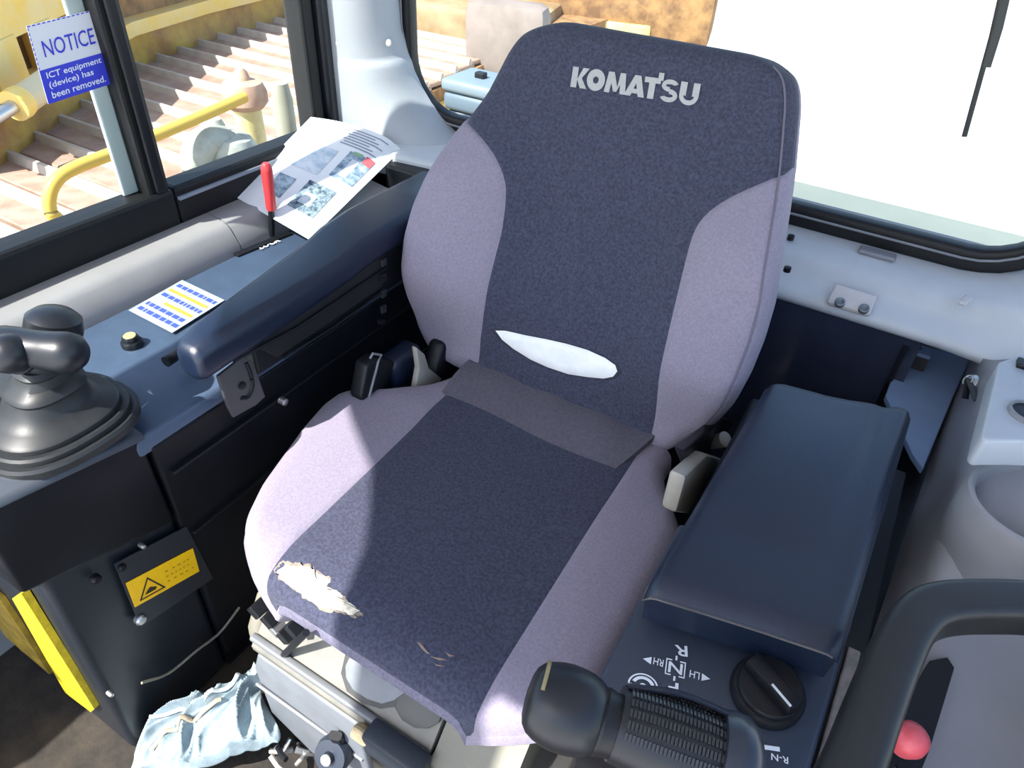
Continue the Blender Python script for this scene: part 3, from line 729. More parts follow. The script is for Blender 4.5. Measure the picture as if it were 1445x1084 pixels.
# ================================================================== LEVER CONSOLE (left in the photo)
XI = -0.36      # inner face
cons = thing('lever_console', (-0.5, -0.2, 0.05), 'dark lever console with blue-grey top between the seat and side window', 'console')
mesh('console_body', box(-0.645, XI - 0.016, -0.44, 0.34, 0.05, 0.612), SIDEP, cons)
mesh('top_panel', bevelled(hexa([(-0.645, -0.46, 0.61), (XI - 0.005, -0.46, 0.605), (XI - 0.005, 0.30, 0.605), (-0.645, 0.30, 0.61), (-0.645, -0.46, 0.645), (XI - 0.012, -0.46, 0.632), (XI - 0.012, 0.30, 0.632), (-0.645, 0.30, 0.645)]), 0.006, 2), CONS, cons, smooth=True)
mesh('inner_panel', box(XI - 0.022, XI - 0.004, -0.442, 0.33, 0.10, 0.612, 0.004), SIDEP, cons)
mesh('panel_ledge', box(XI - 0.006, XI + 0.006, -0.43, 0.33, 0.555, 0.561, 0.002), BLACK, cons)
mesh('panel_step', box(XI - 0.006, XI + 0.004, -0.43, 0.33, 0.425, 0.43, 0.002), BLACK, cons)
# lever box
bp0 = [onx(0, 713, XI), onx(210, 629, XI), onx(238, 745, XI), onx(32, 838, XI)]
ztop0, ztop1 = 0.672, 0.630
lb_ = hexa([(-0.645, -0.652, 0.532), (XI, -0.652, 0.532), (XI, -0.448, 0.470), (-0.645, -0.448, 0.470), (-0.645, -0.652, 0.672), (XI - 0.012, -0.652, 0.672), (XI - 0.012, -0.446, 0.636), (-0.645, -0.446, 0.645)])
mesh('lever_box', bevelled(lb_, 0.007, 3), SIDEP, cons, smooth=True)
mesh('lever_box_lid', bevelled(hexa([(-0.645, -0.66, 0.668), (XI - 0.004, -0.66, 0.668), (XI - 0.004, -0.443, 0.630), (-0.645, -0.443, 0.640), (-0.645, -0.66, 0.680), (XI - 0.010, -0.66, 0.679), (XI - 0.010, -0.443, 0.641), (-0.645, -0.443, 0.651)]), 0.004, 2), mat('lid_grey', (0.06, 0.07, 0.085), 0.42), cons, smooth=True)
# lower pedestal under the lever box
mesh('pedestal', bevelled(hexa([(-0.72, -0.632, 0.05), (XI - 0.02, -0.632, 0.05), (XI - 0.02, -0.44, 0.05), (-0.72, -0.44, 0.05), (-0.72, -0.628, 0.54), (XI - 0.012, -0.628, 0.54), (XI - 0.012, -0.44, 0.49), (-0.72, -0.44, 0.49)]), 0.014, 4), mat('pedestal_panel', (0.012, 0.016, 0.023), 0.38, bump=0.1, bscale=400), cons, smooth=True)
# access plate with warning decal
XP = XI - 0.004
pl = mesh('access_plate', prism([onx(a, b, XP) for a, b in ((160, 795), (262, 742), (300, 815), (197, 885))], (0.003, 0, 0), 0.001), mat('plate_dark', (0.020, 0.023, 0.030), 0.4), cons)
qd = Quad(onx(190, 857, XP + 0.0035), onx(281, 806, XP + 0.0035), onx(177, 823, XP + 0.0035), up=X)
dc = mesh('warning_decal', qd.rect(0, 1, 0, 1, 0.0, 0.0008), YEL, cons, label='yellow warning sticker with a black triangle on the console side')
def tri_ring(qd, pts, k, h):
    c = (sum(p[0] for p in pts) / 3, sum(p[1] for p in pts) / 3)
    inn = [(c[0] + (a - c[0]) * k, c[1] + (b - c[1]) * k) for a, b in pts]
    vs_ = [qd.p(a, b, h) for a, b in pts] + [qd.p(a, b, h) for a, b in inn]
    return vs_, [(i, (i + 1) % 3, 3 + (i + 1) % 3, 3 + i) for i in range(3)]
tl_ = [qd.text('Caution', 0.50, 0.93, 0.56, 0.76, 0.0012), qd.text('hot', 0.56, 0.76, 0.22, 0.42, 0.0012)]
prt = join(tri_ring(qd, [(0.08, 0.12), (0.47, 0.12), (0.275, 0.84)], 0.80, 0.0012), ([qd.p(a, b, 0.0012) for a, b in ((0.17, 0.24), (0.33, 0.24), (0.36, 0.32), (0.27, 0.44), (0.22, 0.36))], [(0, 1, 2, 3, 4)]))
mesh('warning_print', prt, INK, dc)
# small squiggles of unreadable print
sq = []
for r in range(3):
    u = 0.52
    while u < 0.92:
        w_ = random.uniform(0.02, 0.05)
        sq.append(qd.rect(u, min(u + w_, 0.95), 0.66 - 0.2 * r, 0.70 - 0.2 * r, 0.0009, 0.0002)); u += w_ + random.uniform(0.03, 0.07)
mesh('warning_text', join(*sq), mat('faint_ink', (0.35, 0.20, 0.02), 0.6), dc)
for a, b, m, r in ((135, 817, SIDEP, 0.007), (171, 800, SIDEP, 0.006), (198, 874, METAL, 0.009), (155, 979, METAL, 0.004), (200, 770, METAL, 0.004)):
    mesh('panel_bolt', lathe(onx(a, b, XP + 0.003), X, [(r, -0.004), (r, 0.003), (r * 0.7, 0.006), (r * 0.3, 0.0065)], 12), m, cons, smooth=True)
mesh('cable', tube(smooth_path([onx(a, b, XI + 0.004) for a, b in ((200, 964), (238, 950), (278, 918), (310, 893), (338, 857))]), 0.0022, 8), mat('pale_cable', (0.20, 0.19, 0.15), 0.6), cons, smooth=True)
# hazard tape on the front end
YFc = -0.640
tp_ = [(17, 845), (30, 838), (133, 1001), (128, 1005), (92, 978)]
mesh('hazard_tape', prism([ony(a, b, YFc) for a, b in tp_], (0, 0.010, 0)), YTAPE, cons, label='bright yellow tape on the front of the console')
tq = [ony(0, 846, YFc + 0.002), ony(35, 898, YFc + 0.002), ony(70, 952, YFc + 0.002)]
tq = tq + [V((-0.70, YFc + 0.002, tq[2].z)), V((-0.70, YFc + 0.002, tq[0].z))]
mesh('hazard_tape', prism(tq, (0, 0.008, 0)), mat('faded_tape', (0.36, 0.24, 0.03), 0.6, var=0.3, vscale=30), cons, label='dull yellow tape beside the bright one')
# instruction sticker
qs = Quad(onz(183, 440, 0.6462), onz(245, 470, 0.6450), onz(257, 397, 0.6462), up=Z)
qs = Quad(V((-0.632, -0.272, 0.6465)), V((-0.526, -0.272, 0.6433)), V((-0.642, -0.159, 0.6468)), up=Z)
st = mesh('instruction_sticker', qs.rect(0, 1, 0, 1, 0.0006, 0.0008), mat('sticker_dull', (0.36, 0.38, 0.42), 0.5), cons, label='white instruction sticker with rows of blue and yellow print')
pr_b, pr_y = [], []
for r in range(6):
    v = 0.10 + 0.145 * r
    if r in (2, 4): 
        pr_y.append(qs.rect(0.05 if r == 4 else 0.3, 0.93, v, v + 0.06, 0.0014, 0.0003)); continue
    u = 0.06; pr_b.append([])
    while u < 0.9:
        w_ = random.uniform(0.04, 0.14); pr_b[-1].append(qs.rect(u, min(u + w_, 0.95), v, v + 0.075, 0.0014, 0.0003)); u += w_ + 0.025
for rw_ in pr_b: mesh('print_row', join(*rw_), mat('sticker_blue', (0.05, 0.09, 0.36), 0.6), st, kind='stuff')
for rw_ in pr_y: mesh('print_bar', rw_, mat('sticker_yellow', (0.40, 0.33, 0.05), 0.6), st)
# push button
bc = onz(187, 486, 0.642)
pb = mesh('push_button', lathe(bc, Z, [(0.016, -0.003), (0.016, 0.006), (0.0145, 0.008), (0.012, 0.0085), (0.012, 0.014), (0.0105, 0.016)], 20), RUB, cons, smooth=True, label='black push button with a yellow ring')
mesh('button_ring', lathe(bc + Z * 0.0155, Z, [(0.0085, 0.0), (0.0095, 0.001), (0.0085, 0.002), (0.006, 0.0018)], 20), mat('button_yellow', (0.60, 0.50, 0.20), 0.5), pb, smooth=True)
# slot for the lock lever
mesh('lever_slot', bevelled(obox((-0.634, 0.022, 0.6455), V((0.1, 0.995, 0)), V((0.995, -0.1, 0)), Z, 0.064, 0.008, 0.003), 0.002), BLACK, cons)
qk = Quad(onz(368, 353, 0.6455), onz(397, 341, 0.6455), onz(362, 346, 0.6455), up=Z)
mesh('slot_label', join(qk.text('LOCK', 0, 1, 0, 1, 0.001, 0.03)), WPRINT, cons)
# bright strip near armrest lever
# rear bin (dark recess) behind the armrest
mesh('rear_bin', box(-0.56, -0.43, 0.302, 0.345, 0.60, 0.735, 0.006), BLACK, cons)
mesh('rear_tray', bevelled(hexa([(-0.640, 0.15, 0.64), (-0.44, 0.15, 0.634), (-0.44, 0.302, 0.634), (-0.640, 0.302, 0.64), (-0.640, 0.15, 0.668), (-0.44, 0.15, 0.655), (-0.44, 0.302, 0.672), (-0.640, 0.302, 0.70)]), 0.006), TRIM, cons, smooth=True)

# ---- lock lever with red grip
b0 = onz(383, 330, 0.648)
kx = onx(383, 292, b0.x + 0.004); ktop = V((b0.x - 0.012, b0.y - 0.008, 0.80))
dxy = V((b0.x, b0.y, 0.65))
def vert_pick(px, py, c):    # point above c on the vertical plane facing the camera
    n = V((CAM.x - c.x, CAM.y - c.y, 0)).normalized(); return onp(px, py, c, n)
g0 = vert_pick(383, 296, b0); g1 = vert_pick(375, 230, b0)
lv = thing('lock_lever', b0, 'small lock lever with red grip in front of the leaflet', 'lever')
mesh('shaft', tube([b0 - Z * 0.004, g0 * 0.5 + b0 * 0.5, g0 + (g1 - g0) * 0.1], 0.0058, 10), BLACK, lv, smooth=True)
ax_ = (g1 - g0); Lg = ax_.length
mesh('grip', lathe(g0, ax_, [(0.0088, 0), (0.0098, 0.004), (0.0100, Lg * 0.3), (0.0105, Lg * 0.6), (0.0108, Lg * 0.85), (0.0095, Lg * 0.95), (0.006, Lg)], 16), RED, lv, smooth=True, label='red plastic grip')

# ---- armrest
XA0, XA1 = -0.425, -0.325
arm = thing('armrest', (-0.38, -0.1, 0.64), 'padded black armrest running beside the lever console', 'armrest')
def arm_sec(y, x0, x1, z0, z1, dy=0.0):
    cx_, cz_ = (x0 + x1) / 2, (z0 + z1) / 2
    return [V((cx_ + a, y, cz_ + b)) for a, b in rrect((x1 - x0) / 2, (z1 - z0) / 2, min((x1 - x0), (z1 - z0)) * 0.36, 5)]
secs = [(-0.366, -0.360, -0.335, 0.702, 0.728), (-0.364, -0.370, -0.328, 0.692, 0.738), (-0.355, -0.377, -0.325, 0.688, 0.744), (-0.325, -0.388, -0.325, 0.688, 0.747), (-0.25, -0.402, -0.325, 0.692, 0.748), (-0.14, -0.420, -0.326, 0.698, 0.749), (-0.07, -0.430, -0.327, 0.703, 0.752), (-0.02, -0.438, -0.328, 0.708, 0.760), (0.05, -0.442, -0.328, 0.714, 0.764), (0.15, -0.440, -0.328, 0.718, 0.766), (0.26, -0.436, -0.328, 0.722, 0.768)]
vs_, fs = [], []
for s_ in secs: vs_ += arm_sec(*s_)
k_ = len(arm_sec(*secs[0]))
for i in range(len(secs) - 1):
    for j in range(k_): fs.append((i * k_ + j, i * k_ + (j + 1) % k_, (i + 1) * k_ + (j + 1) % k_, (i + 1) * k_ + j))
fs.append(tuple(range(k_))); fs.append(tuple((len(secs) - 1) * k_ + j for j in range(k_)))
mesh('arm_pad', (vs_, fs), SOFTB, arm, smooth='all')
mesh('arm_frame', box(-0.40, -0.338, -0.27, 0.26, 0.640, 0.720, 0.004), BLACK, arm)
ap = mesh('arm_side_plate', prism([onx(a, b, -0.336) for a, b in ((392, 505), (540, 405), (545, 330), (400, 430), (345, 480))], (-0.006, 0, 0), 0.001), mat('arm_plate', (0.012, 0.012, 0.014), 0.5), arm)
mesh('plate_rib', tube([onx(a, b, -0.333) for a, b in ((400, 505), (470, 462), (545, 408))], 0.0025, 6), BLACK, arm)
mesh('plate_rib', tube([onx(a, b, -0.333) for a, b in ((330, 510), (420, 462), (545, 378))], 0.0022, 6), BLACK, arm)
mesh('arm_bracket', prism([onx(a, b, -0.332) for a, b in ((308, 532), (345, 503), (358, 512), (375, 560), (362, 572), (330, 590), (322, 575))], (-0.006, 0, 0), 0.0015), MIDG if False else mat('bracket_dark', (0.05, 0.05, 0.055), 0.45), arm)
mesh('bracket_slot', tube(smooth_path([onx(a, b, -0.3315) for a, b in ((347, 512), (354, 530), (356, 546), (350, 560), (340, 562))]), 0.003, 8), BLACK, arm)
for a, b, m in ((341, 544, BLACK), (401, 567, METAL), (540, 393, BLACK), (540, 455, BLACK)):
    mesh('bracket_bolt', lathe(onx(a, b, -0.332), X, [(0.006, -0.008), (0.006, 0.003), (0.003, 0.004)], 12), m, arm, smooth=True)
for i in range(4):
    c = onx(541, 370 + 22 * i, -0.333)
    mesh('adjust_notch', bevelled(obox(c, X, Y, Z, 0.003, 0.006, 0.007), 0.001), mat('notch', (0.025, 0.025, 0.03), 0.4), arm)
a0, a1 = onz(262, 492, 0.668), onz(234, 511, 0.668)
mesh('release_rod', tube([a0 + Y * 0.02, a0, a1], 0.0085, 12, scale=[0.8, 0.9, 1.0]), BLACK, arm, smooth=True)

# ---- blade control lever (boot and T grip)
jc = onz(80, 598, 0.668)
joy = thing('blade_lever', jc, 'large control lever with stepped rubber boot and rounded grip on the console front', 'lever')
def boot_ring(sx, sy, z, dx=0, dy=0, r=0.45, n=40):
    out = []
    for i in range(n):
        a = 2 * math.pi * i / n; ca, sa = math.cos(a), math.sin(a)
        e = 0.78
        out.append(V((jc.x + dx + sx * math.copysign(abs(ca) ** e, ca), jc.y + dy + sy * math.copysign(abs(sa) ** e, sa), z)))
    return out
bz = [(0.096, 0.102, 0.664), (0.097, 0.103, 0.674), (0.094, 0.100, 0.678), (0.087, 0.093, 0.677), (0.087, 0.093, 0.684), (0.084, 0.090, 0.687), (0.077, 0.083, 0.686), (0.077, 0.083, 0.693), (0.073, 0.079, 0.697), (0.060, 0.066, 0.701), (0.048, 0.053, 0.712), (0.044, 0.047, 0.726), (0.046, 0.049, 0.730), (0.043, 0.046, 0.736), (0.034, 0.036, 0.741), (0.031, 0.032, 0.752), (0.033, 0.034, 0.756), (0.028, 0.029, 0.762)]
rows = []
for sx, sy, z in bz:
    t = max(0, (z - 0.70) / 0.06)
    rr = boot_ring(sx * 0.92, sy * 0.92, z, 0.004 * t, 0.012 * t); rr.append(rr[0]); rows.append(rr)
bt = mesh('rubber_boot', grid(rows), BOOT, joy, smooth=True, label='stepped black rubber boot')
hc = onz(62, 492, 0.790)
# neck and head
nk = V((jc.x + 0.004, jc.y + 0.012, 0.75))
mesh('neck', tube([nk, (nk + hc) / 2, hc], 0.024, 20, scale=[1.05, 0.86, 1.0]), BOOT, joy, smooth=True)
hd = (onz(128, 500, 0.79) - onz(0, 486, 0.79)); hd.z = 0; hd.normalize()
rg = onz(100, 487, 0.795); lg_ = onz(25, 490, 0.795)
mesh('grip_body', lathe(lg_ - hd * 0.03, hd, [(0.010, -0.006), (0.021, 0.0), (0.024, 0.012), (0.024, 0.03), (0.0225, 0.05), (0.023, 0.07), (0.0245, 0.088), (0.023, 0.100), (0.016, 0.108), (0.005, 0.111)], 28), RUB, joy, smooth=True)
mesh('grip_ball', lathe(lg_ + V((0.012, -0.014, 0.004)), V((0.45, -0.75, 0.45)), [(0.021, -0.022), (0.0235, -0.008), (0.0235, 0.002), (0.021, 0.012), (0.014, 0.021), (0.005, 0.0245)], 24), RUB, joy, smooth=True)
mesh('grip_ring', lathe(lg_ + V((0.012, -0.014, 0.004)), V((0.45, -0.75, 0.45)), [(0.0255, -0.014), (0.0265, -0.010), (0.0255, -0.006)], 24), BLACK, joy, smooth=True)
bc2 = onz(60, 452, 0.800)
mesh('thumb_switch', lathe(bc2 + V((-0.005, 0.01, -0.02)), V((0.1, 0.3, 0.95)), [(0.030, -0.02), (0.033, 0.0), (0.031, 0.016), (0.022, 0.024), (0.008, 0.027)], 28), RUB, joy, smooth=True)

# ================================================================== LEAFLET
c_tl = V((-0.738, 0.285, 0.800)); c_tr = onz(566, 203, 0.762); c_br = onz(437, 338, 0.662); c_bl = onz(330, 276, 0.704)
def leaf(u, v, lift=0.0):      # u along bl->br, v from bottom to top
    p = (c_bl * (1 - u) + c_br * u) * (1 - v) + (c_tl * (1 - u) + c_tr * u) * v
    p = p + Z * (0.010 * math.sin(math.pi * u) * v - 0.012 * max(0, u - 0.85) / 0.15 * v + lift)
    return p
leafl = thing('leaflet', (-0.6, 0.15, 0.66), 'printed paper leaflet with small photographs lying below the corner pillar', 'leaflet')
mesh('sheet', grid([[leaf(u / 16, v / 16) for u in range(17)] for v in range(17)], thick=(0, 0, -0.0012)), PAPER, leafl, smooth=True)
def leafpatch(name, u0, u1, v0, v1, m, lift=0.0012):
    return mesh(name, grid([[leaf(u0 + (u1 - u0) * i / 5, v0 + (v1 - v0) * j / 5, lift) for i in range(6)] for j in range(6)]), m, leafl, smooth=True)
leafpatch('printed_photo', 0.66, 0.93, 0.50, 0.76, PBLUE)
leafpatch('printed_photo', 0.54, 0.86, 0.14, 0.40, PDARK)
leafpatch('printed_photo', 0.22, 0.42, 0.16, 0.36, PBLUE)
leafpatch('printed_photo', 0.22, 0.56, 0.46, 0.72, PSKY)
leafpatch('printed_photo', 0.12, 0.42, 0.80, 0.93, PSKY)
leafpatch('printed_stripe', 0.74, 0.82, 0.53, 0.70, STICK, 0.0018)
leafpatch('printed_tag', 0.84, 0.93, 0.70, 0.77, PRED, 0.0018)
leafpatch('printed_tag', 0.70, 0.80, 0.74, 0.77, PGRN, 0.0018)
leafpatch('printed_photo', 0.60, 0.74, 0.20, 0.30, PSKY, 0.0018)
for i in range(7):
    leafpatch('printed_line', 0.50 + 0.02 * (i % 2), 0.90 - 0.06 * (i % 3), 0.80 + 0.025 * i, 0.81 + 0.025 * i, mat('ink_grey', (0.25, 0.27, 0.36), 0.7))

# ================================================================== NOTICE STICKER
XN = -0.7555
qn = Quad(onx(68, 147, XN), onx(157, 118, XN), onx(37, 37, XN), up=X)
ns = thing('notice_sticker', qn.p(0.5, 0, 0), 'white and blue NOTICE sticker on the side window glass', 'sticker')
mesh('sticker_face', qn.rect(0, 1, 0, 1, 0.0, 0.0006), STICK, ns)
mesh('sticker_blue_band', qn.rect(0, 1, 0, 0.44, 0.0007, 0.0004), BLUEP, ns)
mesh('sticker_heading', qn.text('NOTICE', 0.13, 0.90, 0.58, 0.79, 0.0013, 0.004), BLUEP, ns)
for body_, u1_, v0_, v1_ in (('ICT equipment', 0.92, 0.295, 0.40), ('(device) has', 0.76, 0.17, 0.275), ('been removed.', 0.92, 0.055, 0.145)):
    mesh('sticker_text', qn.text(body_, 0.08, u1_, v0_, v1_, 0.0014, 0.01), WPRINT, ns)
bd_ = []
for i in range(14):
    t = i / 14
    bd_ += [qn.rect(t, t + 0.045, 0.985, 1.0, 0.0008, 0.0004)]
for i in range(9):
    t = 0.45 + 0.55 * i / 9
    bd_ += [qn.rect(0, 0.012, t, t + 0.035, 0.0008, 0.0004), qn.rect(0.985, 1.0, t, t + 0.035, 0.0008, 0.0004)]
mesh('sticker_border', join(*bd_), BLUEP, ns)

# ================================================================== CLOTH ON THE FLOOR
cl = [onz(240, 985, 0.15), onz(352, 922, 0.23), onz(380, 1040, 0.20), onz(150, 1095, 0.07)]
def ridge_(t): return 1 - abs(math.sin(t)) ** 0.7
def folds(u, v):
    w1 = u * 0.9 - v * 0.25 + 0.06 * math.sin(6 * v) + 0.03 * math.sin(14 * u)
    return 0.026 * ridge_(9 * w1 + 0.4) + 0.016 * ridge_(19 * (w1 + 0.15 * v) + 2) + 0.008 * ridge_(37 * (w1 - 0.1 * v) + 1) - 0.024
rows = []
NC = 110
for j in range(NC + 1):
    v = j / NC; row = []
    for i in range(NC + 1):
        u = i / NC
        p = (cl[3] * (1 - u) + cl[2] * u) * (1 - v) + (cl[0] * (1 - u) + cl[1] * u) * v
        edge_ = min(u, v, 1 - u, 1 - v)
        p = p + V((0.012 * math.sin(9 * v), 0.010 * math.sin(8 * u), folds(u, v) * (0.5 + min(1, edge_ * 8) * 0.6)))
        p.z = max(p.z - 0.03 * max(0, 1 - edge_ * 12), 0.052)
        row.append(p)
    rows.append(row)
rag = thing('cloth_rag', cl[3] * 0.5 + cl[1] * 0.5 - Z * 0.1, 'crumpled pale blue cloth bundled at the foot of the seat', 'cloth')
mesh('cloth_sheet', grid(rows, thick=(0, 0, -0.003)), CLOTH, rag, smooth='all')
hem = [rows[int(NC * (0.30 + 0.28 * t))][int(NC * (0.12 + 0.62 * t))] + Z * 0.007 for t in [i / 30 for i in range(31)]]
mesh('hem', tube(hem, 0.0035, 8), mat('hem_tan', (0.42, 0.34, 0.24), 0.9), rag, smooth=True)
hem = [rows[int(NC * (0.55 + 0.35 * t))][int(NC * (0.10 + 0.70 * t))] + Z * 0.006 for t in [i / 30 for i in range(31)]]
mesh('hem', tube(hem, 0.0035, 8), mat('hem_pale', (0.45, 0.50, 0.52), 0.9), rag, smooth=True)

# ================================================================== ARMREST BOX (right in the photo)
rc_ = thing('armrest_box', (0.40, -0.15, 0.05), 'console box with padded black lid, direction marks and a rotary dial', 'console')
mesh('box_body', bevelled(hexa([(0.302, -0.44, 0.05), (0.500, -0.44, 0.05), (0.500, 0.10, 0.05), (0.302, 0.10, 0.05), (0.302, -0.47, 0.612), (0.500, -0.47, 0.612), (0.500, 0.10, 0.648), (0.302, 0.10, 0.648)]), 0.004), SIDEP, rc_)
mesh('control_panel', bevelled(hexa([(0.298, -0.478, 0.606), (0.503, -0.478, 0.606), (0.503, -0.20, 0.640), (0.298, -0.20, 0.640), (0.298, -0.478, 0.622), (0.503, -0.478, 0.622), (0.503, -0.20, 0.656), (0.298, -0.20, 0.656)]), 0.006, 3), mat('panel_navy', (0.030, 0.040, 0.062), 0.42, bump=0.1, bscale=600), rc_, smooth=True)
def pz(y): return 0.622 + (y + 0.478) * (0.034 / 0.278)
PN = V((0, -0.1214, 0.9926))
def ponp(px, py): return onp(px, py, V((0.4, -0.478, 0.6225)), PN)
# lid pad
def pad_grid():
    rear = [(1088, 532), (1110, 534), (1140, 543), (1170, 552), (1200, 558), (1235, 562), (1268, 563), (1293, 572)]
    front = [(914, 824), (945, 834), (985, 846), (1030, 860), (1075, 874), (1120, 889), (1160, 902), (1194, 914)]
    zt = 0.715
    R_ = [onz(a, b, zt) for a, b in rear]; F_ = [onz(a, b, zt) for a, b in front]
    def interp(L, t):
        k = t * (len(L) - 1); i = min(int(k), len(L) - 2); return L[i].lerp(L[i + 1], k - i)
    n, m = 34, 26; top = []
    for i in range(n + 1):
        t = i / n; row = []
        for j in range(m + 1):
            s = j / m
            p = interp(R_, s).lerp(interp(F_, s), t)
            e = min(s, 1 - s) * 0.19; e2 = min(t, 1 - t) * 0.46
            r = 0.016; dz = 0
            for q_ in (e, e2):
                if q_ < r: dz -= 0.011 * (1 - math.sqrt(max(0, 1 - ((r - q_) / r) ** 2)))
            dz += 0.010 * math.sin(math.pi * s) * math.sin(math.pi * min(1, t * 1.2 + 0.1)) - 0.004
            dz -= 0.006 * math.exp(-((s - 0.80) / 0.06) ** 2) * (1 - t)          # crease along the lid
            row.append(V((p.x, p.y, zt + dz)))
        top.append(row)
    return top
top = pad_grid()
n, m = len(top) - 1, len(top[0]) - 1
ringp = [top[0][j] for j in range(m + 1)] + [top[i][m] for i in range(1, n + 1)] + [top[n][j] for j in range(m - 1, -1, -1)] + [top[i][0] for i in range(n - 1, -1, -1)]
pad = mesh('lid_pad', grid(top), SOFTB, rc_, smooth='all', label='padded black vinyl lid')
cxp = sum(p.x for p in ringp) / len(ringp); cyp = sum(p.y for p in ringp) / len(ringp)
def ro(sc, z): return [V((cxp + (p.x - cxp) * sc, cyp + (p.y - cyp) * (1 + (sc - 1) * 0.45), z if z < 0.5 or z < p.z else p.z)) for p in ringp]
rw = [ringp, ro(1.008, 0.702), ro(1.008, 0.696), ro(0.985, 0.690), ro(0.97, 0.655)]
mesh('lid_edge', grid(rw), SOFTB, pad, smooth='all')
mesh('lid_piping', tube([p + Z * -0.003 for p in ringp[m + n + 1:2 * m + n + 2]], 0.0022, 8), mat('piping', (0.05, 0.05, 0.06), 0.35), pad, smooth=True)
# dial
dcn = ponp(1082, 978)
dl = mesh('dial', lathe(dcn, PN, [(0.036, -0.002), (0.036, 0.006), (0.0335, 0.011), (0.031, 0.0115), (0.031, 0.016), (0.0295, 0.018)], 40), BLACK, rc_, smooth=True, label='black rotary dial with a raised pointer bar')
pa = ponp(1050, 938) ; pb_ = ponp(1112, 1012)
da = (pb_ - pa).normalized(); db = PN.cross(da)
mesh('pointer_bar', bevelled(obox(dcn + PN * 0.023, da, db, PN, 0.0285, 0.0085, 0.008), 0.003, 2), BLACK, dl, smooth=True)
mesh('pointer_line', obox(dcn + PN * 0.0312 + da * 0.014 + db * -0.005, da, db, PN, 0.012, 0.0011, 0.0004), WPRINT, dl)
# printed marks: operator reads them from the other side, so they stand upside down here
def pq(px0, py0, px1, py1, h):   # centre line on the panel from p0 to p1, height h metres
    a, b = ponp(px0, py0), ponp(px1, py1); u = (b - a); v = PN.cross(u).normalized() * h
    return Quad(a - v * 0.5, b - v * 0.5, a + v * 0.5, up=PN)
marks = []
marks.append(pq(952, 918, 970, 920, 0.0115).text('R', 0, 1, 0, 1, 0.0008, 0.015, flip=True))
marks.append(pq(943, 941, 963, 946, 0.0115).text('N', 0, 1, 0, 1, 0.0008, 0.015, flip=True))
marks.append(pq(943, 969, 957, 972, 0.010).text('F', 0, 1, 0, 1, 0.0008, 0.015, flip=True))
marks.append(pq(922, 933, 936, 937, 0.0075).text('RH', 0, 1, 0, 1, 0.0008, 0.01, flip=True))
marks.append(pq(973, 951, 987, 955, 0.0075).text('LH', 0, 1, 0, 1, 0.0008, 0.01, flip=True))
qb = pq(939, 940, 967, 947, 0.017)
for a in ((0, 0.30, 0, 0.07), (0.70, 1, 0, 0.07), (0, 0.30, 0.93, 1), (0.70, 1, 0.93, 1), (0, 0.06, 0, 1), (0.94, 1, 0, 1)): marks.append(qb.rect(*a, 0.0005, 0.0004))
for a in ((0.45, 0.55, 1.0, 1.28), (0.45, 0.55, -0.28, 0.0)): marks.append(qb.rect(*a, 0.0005, 0.0004))
qt = pq(907, 930, 919, 933, 0.008); marks.append(([qt.p(0, 0.5, 0.0008), qt.p(1, 0, 0.0008), qt.p(1, 1, 0.0008)], [(0, 1, 2)]))
qt = pq(990, 956, 1002, 959, 0.008); marks.append(([qt.p(1, 0.5, 0.0008), qt.p(0, 1, 0.0008), qt.p(0, 0, 0.0008)], [(0, 1, 2)]))
# half-round tachometer-like symbol
qh = pq(888, 953, 929, 963, 0.020)
def arc(r0_, r1_, a0_, a1_, cu=0.5, cv=0.10, k=16):
    vs_, fs = [], []
    for i in range(k + 1):
        a = math.radians(a0_ + (a1_ - a0_) * i / k)
        for r in (r0_, r1_): vs_.append(qh.p(cu + r * math.cos(a), cv + r * math.sin(a) * 1.25, 0.0008))
    return vs_, [(2 * i, 2 * i + 1, 2 * i + 3, 2 * i + 2) for i in range(k)]
marks += [arc(0.46, 0.52, 0, 180), arc(0.28, 0.40, 20, 160), arc(0.0, 0.12, 0, 360), qh.rect(0, 0.12, 0.06, 0.12, 0.0005, 0.0004), qh.rect(0.9, 1.02, 0.06, 0.12, 0.0005, 0.0004)]
qf = pq(1072, 1054, 1100, 1058, 0.004); marks.append(qf.rect(0, 1, 0, 1, 0.0005, 0.0004))
marks.append(pq(1088, 1068, 1112, 1074, 0.006).text('R-N', 0, 1, 0, 1, 0.0008, 0.01, flip=True))
for mk in marks: mesh('panel_mark', mk, WPRINT, rc_)
mesh('edge_strip', bevelled(obox((0.515, -0.36, 0.612), X, V((0, 0.99, 0.12)), Z, 0.0065, 0.12, 0.006), 0.002), mat('worn_strip', (0.20, 0.17, 0.15), 0.6, var=0.3, vscale=50), rc_)
mesh('gap_filler', box(0.500, 0.535, -0.48, 0.14, 0.40, 0.585), BLACK, rc_)

# ---- travel lever
tj = onz(800, 1000, 0.80)
tr = thing('travel_lever', V((0.40, -0.46, 0.60)), 'travel control lever with barrel head and ribbed black grip above the marks panel', 'lever')
ga, gb = onz(868, 1020, 0.795), onz(1036, 1082, 0.785)
gax = (gb - ga).normalized()
side = gax.cross(Z).normalized(); gup = side.cross(gax)
LG = (gb - ga).length
gr_ = []
nL = 40
pr = []
for i in range(nL + 1):
    t = i / nL; r = 0.0265 + 0.003 * math.sin(math.pi * t)
    if t > 0.93: r *= math.sqrt(max(0.0, 1 - ((t - 0.93) / 0.09) ** 2))
    pr.append((r, LG * t))
mesh('ribbed_grip', lathe(ga, gax, pr, 32), RUB, tr, smooth=True)
